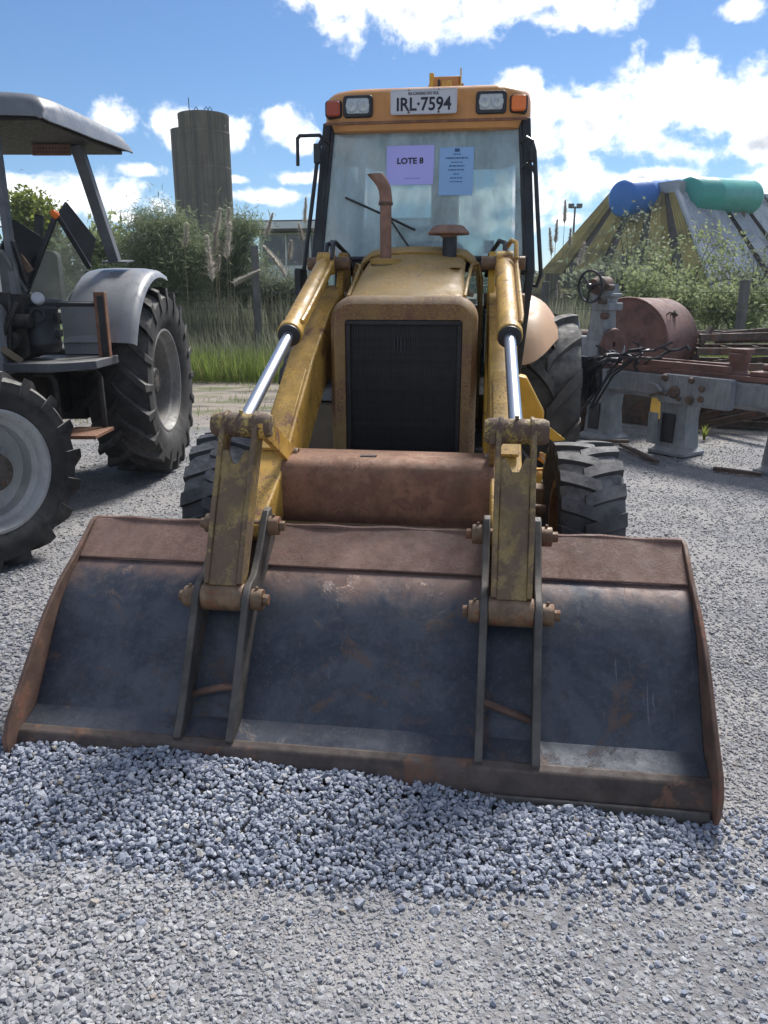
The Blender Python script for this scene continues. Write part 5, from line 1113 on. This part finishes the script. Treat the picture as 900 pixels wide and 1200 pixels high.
def blades(name, P, H, w, mat, lean=.5, segs=3, parent=None, kind_label=None, droop=.3, dirs=None):
    """curved tapering blades as one mesh"""
    n = len(P); a = np.random.uniform(0, 2 * np.pi, n) if dirs is None else dirs
    d = np.stack([np.cos(a), np.sin(a), 0 * a], 1); L = np.random.uniform(.15, 1, n)[:, None] * lean
    side = np.stack([-np.sin(a + np.random.uniform(-1, 1, n)), np.cos(a), 0 * a], 1); side /= np.linalg.norm(side, axis=1)[:, None]
    V = []; ww = np.broadcast_to(np.asarray(w, float), (n,))[:, None]
    for i in range(segs + 1):
        t = i / segs; c = P + np.array([0, 0, 1.]) * (H[:, None] * (t - droop * L * t ** 2.5)) + d * L * H[:, None] * t ** 1.7
        hw = ww * (1 - t) ** .7 * .5
        if i < segs: V += [c - side * hw, c + side * hw]
        else: V += [c]
    k = 2 * segs + 1; V = np.stack(V, 1).reshape(-1, 3)
    F = []
    for i in range(segs - 1): F += [(2*i, 2*i+1, 2*i+3), (2*i, 2*i+3, 2*i+2)]
    F += [(2*segs-2, 2*segs-1, 2*segs)]
    F = (np.array(F)[None] + (np.arange(n) * k)[:, None, None]).reshape(-1, 3)
    o = npmesh(name, V, F, mat, parent, smooth=True)
    if kind_label: tag(o, kind_label, kind='stuff')
    return o
scrap()

# ================================================================== vegetation
def leaves(name, C, size, mat, parent, aspect=.5, droop=0.):
    """rhombic leaves at the points C"""
    n = len(C); Rm = randrot(n); s = (size * np.random.uniform(.6, 1.3, n))[:, None]
    u = Rm[:, :, 0] * s; v = Rm[:, :, 1] * s * aspect; u[:, 2] -= droop * s[:, 0]
    V = np.stack([C - u, C - v, C + u, C + v], 1).reshape(-1, 3); F = np.arange(4 * n).reshape(n, 4)
    return npmesh(name, V, F, mat, parent)
def clumps(c, rad, n_cl, n_leaf, spread, hollow=.45):
    P = []; c = np.array(c); rad = np.array(rad)
    q = np.random.normal(size=(n_cl, 3)); q /= np.linalg.norm(q, axis=1)[:, None]; r = np.random.uniform(hollow, 1, n_cl) ** .6
    cen = c + q * r[:, None] * rad * np.random.uniform(.8, 1.12, (n_cl, 1))
    for k in cen:
        m = int(n_leaf * np.random.uniform(.5, 1.5)); P.append(k + np.random.normal(size=(m, 3)) * spread * np.random.uniform(.6, 1.3) * np.array([1, 1, .8]))
    return np.concatenate(P), cen
def tree(name, base, blobs, leaf, mat, trunk_r, label, cat='tree', group=None, n_leaf=60, spread=.22, aspect=.5, mtrunk=None, fine=False):
    T = empty(name, base); tag(T, label, cat, group); b = np.array(base)
    allP, allC = [], []
    for (c, rad, ncl) in blobs:
        P, cen = clumps(c, rad, ncl, n_leaf, spread); allP.append(P); allC.append(cen)
    P = np.concatenate(allP); cen = np.concatenate(allC)
    if fine:
        o = blades('crown', P - b, np.random.uniform(.6, 1.4, len(P)) * leaf, leaf * aspect, mat, lean=.9, segs=2, parent=T)
    else: leaves('crown', P - b, leaf, mat, T, aspect)
    m = MB(); mid = np.mean(cen, 0) - b; top = Vector(mid)
    m.tube([(0, 0, -.05), Vector(mid) * .35 + Vector((.08, 0, 0)), Vector(mid) * .7, top], [trunk_r, trunk_r * .8, trunk_r * .55, trunk_r * .3], 8)
    st = Vector(mid) * .45
    for k in cen[np.random.permutation(len(cen))[:min(22, len(cen))]]:
        e = Vector(k - b); s0 = Vector(mid) * random.uniform(.3, .8); mm = s0.lerp(e, .5) + Vector((0, 0, .08 * (e - s0).length)); m.tube([s0, mm, e], [trunk_r * .32, trunk_r * .2, trunk_r * .07], 5)
    m.build('trunk', mtrunk or MAT['bark'], T, recalc=False)
    return T
def V3(px, py, d): return tuple(at(px, py, d))
def gnd(px, d): v = at(px, 340, d); return (v.x, d, 0)
def vegetation():
    d = 19.
    s = d / 900
    # feathery shrubs left
    def px_blob(cx, cy, rx, ry, dd, n): 
        c = at(cx, cy, dd); k = dd / 900 / math.cos(PITCH); return (c, (rx * k, min(rx, ry) * k * .9, ry * k), n)
    tree('feathery_shrub', gnd(190, 19), [px_blob(192, 288, 40, 34, 19, 70), px_blob(182, 325, 52, 36, 19, 60), px_blob(222, 318, 26, 34, 18.6, 36)], .085, MAT['leaf_fine'], .06, 'rounded feathery green shrub in front of the twin concrete tower', 'shrub', n_leaf=210, spread=.22, aspect=.10)
    tree('feathery_shrub', gnd(285, 19.5), [px_blob(280, 278, 18, 26, 19.5, 32), px_blob(272, 318, 28, 30, 19.5, 36)], .085, MAT['leaf_fine'], .05, 'upright feathery shrub between the pampas plumes and the low building', 'shrub', n_leaf=190, spread=.22, aspect=.10)
    tree('feathery_shrub', gnd(345, 19.2), [px_blob(345, 345, 34, 16, 19.2, 34), px_blob(312, 342, 24, 20, 19.2, 26)], .085, MAT['leaf_grey'], .05, 'low grey green shrub below the windows of the low building', 'shrub', n_leaf=180, spread=.22, aspect=.10)
    tree('leafy_shrub', gnd(128, 21), [px_blob(125, 295, 22, 26, 21, 22), px_blob(100, 310, 40, 24, 21, 20)], .10, MAT['leaf_light'], .06, 'light green bush seen behind the tractor canopy post', 'shrub', n_leaf=60, spread=.22)
    tree('poplar_tree', gnd(38, 34), [px_blob(38, 258, 20, 24, 34, 26), px_blob(36, 290, 26, 24, 34, 20)], .11, MAT['leaf_lime'], .16, 'small lime green tree seen under the tractor canopy', n_leaf=170, spread=.36)
    # trees on the right behind the fence
    tree('sparse_tree', gnd(800, 21), [px_blob(805, 305, 52, 32, 21, 26), px_blob(775, 340, 56, 30, 21, 26), px_blob(835, 335, 42, 36, 21, 24)], .058, MAT['leaf_light'], .07, 'sparse light green tree with thin branches before the hipped roof', n_leaf=40, spread=.26)
    tree('sparse_tree', gnd(738, 24), [px_blob(745, 285, 26, 30, 24, 16), px_blob(745, 325, 48, 30, 24, 24)], .06, MAT['leaf_grey'], .09, 'grey green tree under the blue roof tank', n_leaf=36, spread=.30)
    tree('sparse_tree', gnd(884, 20), [px_blob(888, 315, 36, 30, 20, 18), px_blob(880, 350, 40, 24, 20, 20)], .055, MAT['leaf_grey'], .07, 'grey green tree with bare twigs over the dark fence post', n_leaf=38, spread=.26)
    tree('leafy_shrub', gnd(760, 17), [px_blob(765, 352, 46, 26, 17, 26), px_blob(815, 362, 44, 24, 17, 24)], .055, MAT['leaf_light'], .04, 'light green bush behind the rusty drum', 'shrub', n_leaf=110, spread=.2)
    tree('leafy_shrub', gnd(868, 16.5), [px_blob(865, 362, 42, 22, 16.5, 24)], .055, MAT['leaf_light'], .04, 'light green bush behind the stacked ladder frames', 'shrub', n_leaf=110, spread=.2)
    tree('leafy_shrub', gnd(700, 20), [px_blob(700, 335, 36, 24, 20, 20)], .10, MAT['leaf_grey'], .05, 'dull green bush behind the lathe handwheel', 'shrub', n_leaf=50, spread=.24)
    # reed thickets
    def band(name, px0, px1, d0, d1, h0, h1, n, w, mat, lab, lean=.35):
        dd = np.random.uniform(d0, d1, n); px = np.random.uniform(px0, px1, n); X = (px - 450) / 900 * dd * 1.0
        P = np.stack([X, dd, 0 * X], 1); blades(name, P, np.random.uniform(h0, h1, n), w, mat, lean=lean, segs=4, kind_label=lab)
    band('reeds', 130, 395, 17.6, 20.5, 0.7, 1.75, 8000, .018, MAT['reed'], 'tall dull green reeds along the yard edge behind the tractor')
    band('reeds', 590, 730, 15.5, 19, 0.8, 1.7, 3200, .018, MAT['reed'], 'tall reeds between the cab and the drum', )
    band('reeds', 730, 1000, 17, 20, .6, 1.3, 3000, .018, MAT['reed'], 'tangled reeds under the light green trees')
    band('grass', 150, 400, 15.4, 18.2, .5, 1.15, 2600, .014, MAT['reed'], 'taller pale grass tufts at the foot of the reeds', .7)
    band('grass', 150, 400, 14.2, 17.9, .15, .70, 15000, .013, MAT['grass'], 'bright green grass strip before the reeds', .6)
    band('reeds', 395, 600, 17.6, 20.5, .7, 1.6, 2600, .018, MAT['reed'], 'reeds growing along the fence behind the loader')
    band('grass', 400, 570, 14.0, 17.6, .2, .7, 4500, .013, MAT['grass'], 'grass strip behind the loader', .6)
    band('grass', 560, 1000, 13.0, 17, .2, .8, 9000, .014, MAT['grass'], 'grass strip behind the scrap', .6)
    n = 3500; Y = np.random.uniform(9, 14.5, n); X = np.random.uniform(-5.5, 1.5, n); k = pnoise(X * 1.2, Y * 2.2) > .25; X, Y = X[k], Y[k]
    blades('grass', np.stack([X, Y, 0 * X - .01], 1), np.random.uniform(.04, .14, len(X)), .012, MAT['grass'], lean=.8, kind_label='thin low grass growing in the dirt track')
    # small weed by the scrap
    p = at(824, 523, 8.6); P = np.tile(np.array([[p.x, p.y, 0.]]), (14, 1)); o = blades('weed', P, np.random.uniform(.12, .22, 14), .03, MAT['leaf_lime'], lean=.9); tag(o, 'small bright green weed beside the leaning beams', 'weed')
    # pampas plumes: each stands on its own stem
    pl = [(252, 272, 300, 11, 0), (246, 278, 330, 10, -6), (268, 262, 305, 9, 4), (218, 262, 290, 8, 3), (256, 245, 275, 8, 4), (268, 244, 268, 7, 2), (316, 250, 278, 8, 8), (322, 290, 325, 8, -26), (256, 300, 320, 7, 3), (358, 232, 262, 7, 1), (352, 262, 284, 7, -4), (340, 282, 306, 7, 3), (372, 250, 276, 7, 4), (290, 318, 336, 7, 30), (662, 235, 262, 6, 1), (652, 258, 285, 6, 2), (645, 268, 300, 6, -2), (668, 268, 290, 6, 2), (682, 285, 312, 6, 6), (655, 330, 352, 7, 0)]
    for i, (px, y0, y1, wpx, ln) in enumerate(pl):
        dd = 17.2 + random.uniform(-.6, .8); top = at(px + ln * .5, y0, dd); bot = at(px - ln * .5, y1, dd); base = Vector((bot.x - ln * .004, dd, 0))
        where = 'in the reeds behind the tractor' if px < 300 else ('by the fence before the low building' if px < 500 else 'between the cab and the lathe handwheel')
        lab = 'cream pampas grass plume on a thin stem ' + where
        if ln < -20: lab = 'pampas plume drooping over beside the fence post, under the low building windows'
        if ln > 20: lab = 'pampas plume lying almost level across the fence post in the reeds'
        if (px, y0) == (252, 272): lab = 'tallest and fullest pampas plume in the reeds before the upright feathery shrub'
        T = empty('pampas_plume', base); tag(T, lab, 'pampas grass', 'pampas plumes ' + where)
        MB().tube([(0, 0, 0), (bot - base) * .6, bot - base, (bot - base).lerp(top - base, .8)], [.008, .007, .005, .003], 5).build('stem', MAT['stem'], T, recalc=False)
        n = 800; t = np.random.rand(n) ** .85; b_ = np.array(bot - base); e_ = np.array(top - base); P = b_ + (e_ - b_) * t[:, None]
        L = (top - bot).length; wd = wpx / 900 * dd * .8
        H = np.random.uniform(.12, .26, n) * L * (1.15 - t * .75) ; o = blades('plume', P, H, .020, MAT['plume'], lean=wd / L * 7.0, segs=2, parent=T)
vegetation()

# ================================================================== background structures
def background():
    # fence posts with wire
    fp = [(298, 288, 372, 17.4, 'grey concrete fence post leaning in the reeds behind the tractor'), (703, 318, 372, 16.5, 'pale fence post behind the lathe handwheel'), (874, 328, 388, 15.0, 'dark fence post above the stacked ladder frames'), (733, 300, 380, 22, 'weathered post under the blue roof tank'), (640, 330, 372, 17, 'short fence post beside the cab mirror')]
    tops = []
    for px, y0, y1, d, lab in fp:
        t = at(px, y0, d); m = MB(); m.prism([(-.07, -.07), (.07, -.07), (.07, .07), (-.07, .07)], 'z', 0, t.z, Matrix.Translation((t.x, t.y, 0)) @ Matrix.Rotation(.3, 4, 'Z')); tag(m.build('fence_post', MAT['post'], bevel=.012), lab, 'fence post', 'yard fence posts'); tops.append(t)
    for k, (z, lab) in enumerate(((.9, 'lower fence wire along the yard edge'), (1.25, 'middle fence wire along the yard edge'), (1.6, 'top fence wire along the yard edge'))):
        m = MB(); m.tube([(-14, 17.5, z), (-5, 17.5, z - .02), (-2.9, 17.5, z), (2, 17, z - .02), (4.4, 16.6, z), (7.0, 15.2, z - .01), (14, 14.5, z)], .006, 5); tag(m.build('fence_wire', MAT['post']), lab, 'fence wire')
    # low dark rail at the right
    m = MB(); a = at(640, 325, 26); b = at(730, 324, 26); m.box(a.x, b.x, 26, 26.15, a.z - .35, a.z + .12); 
    for x in (a.x + .1, (a.x + b.x) / 2, b.x - .1): m.box(x - .06, x + .06, 26.01, 26.14, 0, a.z - .3)
    tag(m.build('board_fence', MAT['dark_band']), 'low dark board fence below the mossy roof slope', 'fence')
    # twin concrete tower
    d = 62; T = empty('water_tower', (at(242, 200, d).x, d, 0)); tag(T, 'weathered dark concrete tower made of two joined cylinders', 'tower')
    top = at(237, 135, d).z; r = 26 / 900 * d * 1.02
    m = MB(); m.lathe([(r * 1.01, 0), (r, 4), (r, top - .35), (r * 1.01, top - .33), (r * 1.01, top - .02), (r * .97, top), (.01, top)], (0, 0, 0), (0, 0, 1), 48); A = m.build('main_shaft', MAT['concrete'], T, smooth=50)
    z2 = at(210, 150, d).z; m = MB(); m.lathe([(r * .82, 0), (r * .82, z2), (.01, z2)], (-r * .66, r * .55, 0), (0, 0, 1), 40); m.build('rear_shaft', MAT['concrete'], T, smooth=50)
    for z in np.arange(3, top - 1, 2.4): MB().lathe([(r * 1.0, z), (r * 1.006, z + .02), (r * 1.006, z + .10), (r * 1.0, z + .12)], (0, 0, 0), (0, 0, 1), 48).build('pour_joint', MAT['concrete'], A)
    MB().cyl((-r * .55, 0, top), (-r * .55, 0, top + 1.15), .035, seg=6).build('lightning_rod', MAT['black'], T)
    for x in (-.3, .1, .25):
        MB().tube([(x * r, -.3, top), (x * r, -.3, top + .35), (x * r + .14, -.3, top + .5), (x * r + .25, -.3, top + .3), (x * r + .25, -.3, top)], .03, 6).build('handrail_hoop', MAT['black'], T)
    MB().tube([(-r * 1.0, .5, z2), (-r * .95, .5, z2 + .45), (-r * .7, .5, z2 + .5), (-r * .65, .5, z2)], .03, 6).build('handrail_hoop', MAT['black'], T)
    # low building
    d0 = 36; L = at(303, 262, d0); B = empty('low_building', (L.x, d0, 0)); tag(B, 'long low white building with a flat overhanging roof and a band of windows', 'building')
    ln = 7.; h = L.z; e = Vector((.985, -.17, 0)); nrm = Vector((-.17, -.985, 0)); M4 = Matrix.Rotation(math.atan2(e.y, e.x), 4, 'Z')
    m = MB(); m.box(0, ln, .0, 8, 0, h - .1, M4); m.build('wall', MAT['white_wall'], B)
    m = MB(); m.box(-.8, ln + .8, -1.1, 8.5, h - .12, h + .04, M4); m.box(-.7, ln + .7, -1.0, 8.4, h - .40, h - .12, M4); R_ = m.build('roof', MAT['dark_band'], B, bevel=.01)
    m = MB(); m.box(-.8, ln + .8, -1.12, -1.102, h - .30, h - .02, M4); m.build('fascia', MAT['white_wall'], R_)
    m = MB(); m.box(-.05, ln, -.03, -.01, .9, 1.7, M4); m.build('dado', MAT['dark_band'], B)
    for k in range(6):
        x = .15 + k * 1.1
        w = MB().box(x, x + 1.0, -.05, .02, h - 1.75, h - .5, M4).build('window', MAT['pane'], B)
        MB().box(x - .05, x + .02, -.09, .0, h - 1.8, h - .45, M4).build('mullion', MAT['white_wall'], w)
        MB().box(x, x + 1.0, -.07, .0, h - 2.65, h - 1.82, M4).build('spandrel', MAT['white_wall'], w)
    # hipped shed with corrugated sheets
    d = 50; S_ = empty('hipped_shed', (at(780, 300, d).x, d, 0)); tag(S_, 'big hipped shed roof, mossy on one slope and grey corrugated on the other', 'shed')
    ox = at(780, 300, d).x
    def sp(px, py, dd): v = at(px, py, dd); return Vector((v.x - ox, v.y - d, v.z))
    ap0 = sp(718, 224, 50); ap1 = sp(793, 226, 46); ap2 = sp(905, 230, 53)       # ridge corners
    ba0 = sp(612, 342, 50); ba1 = sp(838, 352, 41); ba2 = sp(1010, 345, 52)
    zE = 1.4; 
    for b_ in (ba0, ba1, ba2): b_.z = zE
    corr = NT('corrugated_grey_sheet'); 
    wv = corr.n.new('ShaderNodeTexWave'); 
    def corr_mat(name, a, b, moss=None):
        t = NT(name); c = t.mix(t.rng(t.noise(.5, 7, .7), .3, .7), a, b)
        if moss: c = t.mix(t.rng(t.noise(.35, 7, .7, dist=.5), .45, .62), c, moss)
        t.setc(c); t.set(Roughness=.75); return t.m
    mg = corr_mat('grey_corrugated', (.26, .29, .34), (.42, .45, .50), (.22, .24, .27)); mm = corr_mat('mossy_corrugated', (.30, .235, .07), (.42, .34, .12), (.17, .145, .06))
    def slope(a0, a1, b0, b1, n, mat, gaps):
        fw_ = []
        for k in range(n):
            t0, t1 = k / n, (k + 1) / n
            if k in gaps: t1 = t0 + (t1 - t0) * .45
            P = [a0.lerp(a1, t0), a0.lerp(a1, t1), b0.lerp(b1, t1), b0.lerp(b1, t0)]
            nr = (P[1] - P[0]).cross(P[3] - P[0]).normalized(); nr = nr if nr.z > 0 else -nr
            rows = []; nc = 17
            for v in (0, .5, 1):
                rows.append([P[0].lerp(P[1], u).lerp(P[3].lerp(P[2], u), v) + nr * (.055 * math.sin(u * nc * 1.57) + .06) for u in np.linspace(0, 1, nc * 2)])
            m = MB(); m.grid(rows); m.build('roof_sheet', mat, S_, recalc=False, smooth=60)
        m = MB(); q = [a0, a1, b1, b0]; nr = (q[1] - q[0]).cross(q[3] - q[0]).normalized(); nr = nr if nr.z > 0 else -nr
        m.plate([p - nr * .25 for p in q], .04); m.build('roof_deck', MAT['dark_band'], S_)
    slope(ap0, ap1, ba0, ba1, 9, mm, (1, 3, 5, 7)); slope(ap1, ap2, ba1, ba2, 10, mg, (3, 5, 8))
    m = MB(); m.prism([(p.x, p.y) for p in (ap0, ap1, ap2, ap2 + Vector((-4, 6, 0)))], 'z', ap0.z - .5, ap0.z + .12); m.build('ridge_deck', mg, S_)
    m = MB(); c0 = ba0.lerp(ba2, .5) + Vector((0, 3, 0)); pts = [ba0.lerp(c0, .06), ba1.lerp(c0, .08), ba2.lerp(c0, .06), c0 + Vector((0, 6, 0))]; m.prism([(p.x, p.y) for p in pts], 'z', 0, zE + .2); m.build('wall', MAT['dark_band'], S_)
    hp = MB(); hp.tube([ap1 + Vector((0, 0, .1)), ba1 + Vector((0, 0, .1))], .14, 6); hp.build('hip_cap', mg, S_)
    # tanks lying on the ridge
    def tank(p0, p1, r, mat, nm, lab):
        p0 = Vector(p0); p1 = Vector(p1); ax = (p1 - p0); L_ = ax.length
        o = MB().lathe([(.01, 0), (r * .80, 0), (r * .95, .12), (r, .35), (r, L_ * .33), (r * 1.02, L_ * .34), (r * 1.02, L_ * .36), (r, L_ * .37), (r, L_ - .35), (r * .95, L_ - .12), (r * .8, L_), (.01, L_)], p0, ax, 36).build(nm, mat, smooth=50)
        tag(o, lab, 'tank', 'tanks on the shed ridge'); 
        for t in (.2, .8): c_ = p0 + ax * t; MB().box(c_.x - .3, c_.x + .3, c_.y - .6, c_.y + .6, c_.z - r - .25, c_.z - r * .82).build('saddle', MAT['dark_band'], o)
    tank(at(727, 233, 46.5), at(798, 229, 49.5), 1.0, MAT['blue'], 'roof_tank', 'blue cylindrical tank lying on the shed ridge')
    tank(at(804, 229, 46.5), at(879, 232, 50.0), 1.0, MAT['green'], 'roof_tank', 'green cylindrical tank lying on the shed ridge')
    # floodlight mast
    d = 70; p = at(674, 242, d); m = MB(); m.tube([(p.x, d, 0), (p.x, d, p.z)], [.14, .08], 8); P = m.build('light_mast', MAT['post']); tag(P, 'thin floodlight mast left of the mossy shed roof', 'light mast')
    for s in (-1, 1): MB().box(p.x + s * .35 - .22, p.x + s * .35 + .22, d - .2, d + .1, p.z - .1, p.z + .22).build('floodlight', MAT['dark_band'], P)
    MB().box(p.x - .5, p.x + .5, d - .05, d + .05, p.z - .15, p.z - .05).build('crossarm', MAT['dark_band'], P)
    # distant wood that closes the horizon
    n = 26000; az = np.random.uniform(-.75, .75, n); dd = np.random.uniform(80, 95, n); X = np.tan(az) * dd
    hh = 3.2 + 1.2 * pnoise(X * .12, dd * .1) + .5 * np.sin(X * .9); P = np.stack([X, dd, np.random.rand(n) ** .7 * hh], 1)
    o = leaves('distant_trees', P, .55, MAT['leaf_grey'], None, .7); tag(o, 'far off dull green tree line closing the horizon', kind='stuff')
background()

# ================================================================== air between the yard and the far things
def haze():
    m = bpy.data.materials.new('haze_air'); m.use_nodes = True; n = m.node_tree.nodes; n.clear()
    o = n.new('ShaderNodeOutputMaterial'); v = n.new('ShaderNodeVolumePrincipled'); m.node_tree.links.new(v.outputs[0], o.inputs['Volume'])
    v.inputs['Color'].default_value = (.86, .92, 1, 1); v.inputs['Density'].default_value = .0006; v.inputs['Anisotropy'].default_value = .3
    h = MB().box(-401, 401, -61, 901, -1.2, 17.5).build('haze', m, smooth=0); tag(h, kind='stuff')
haze()
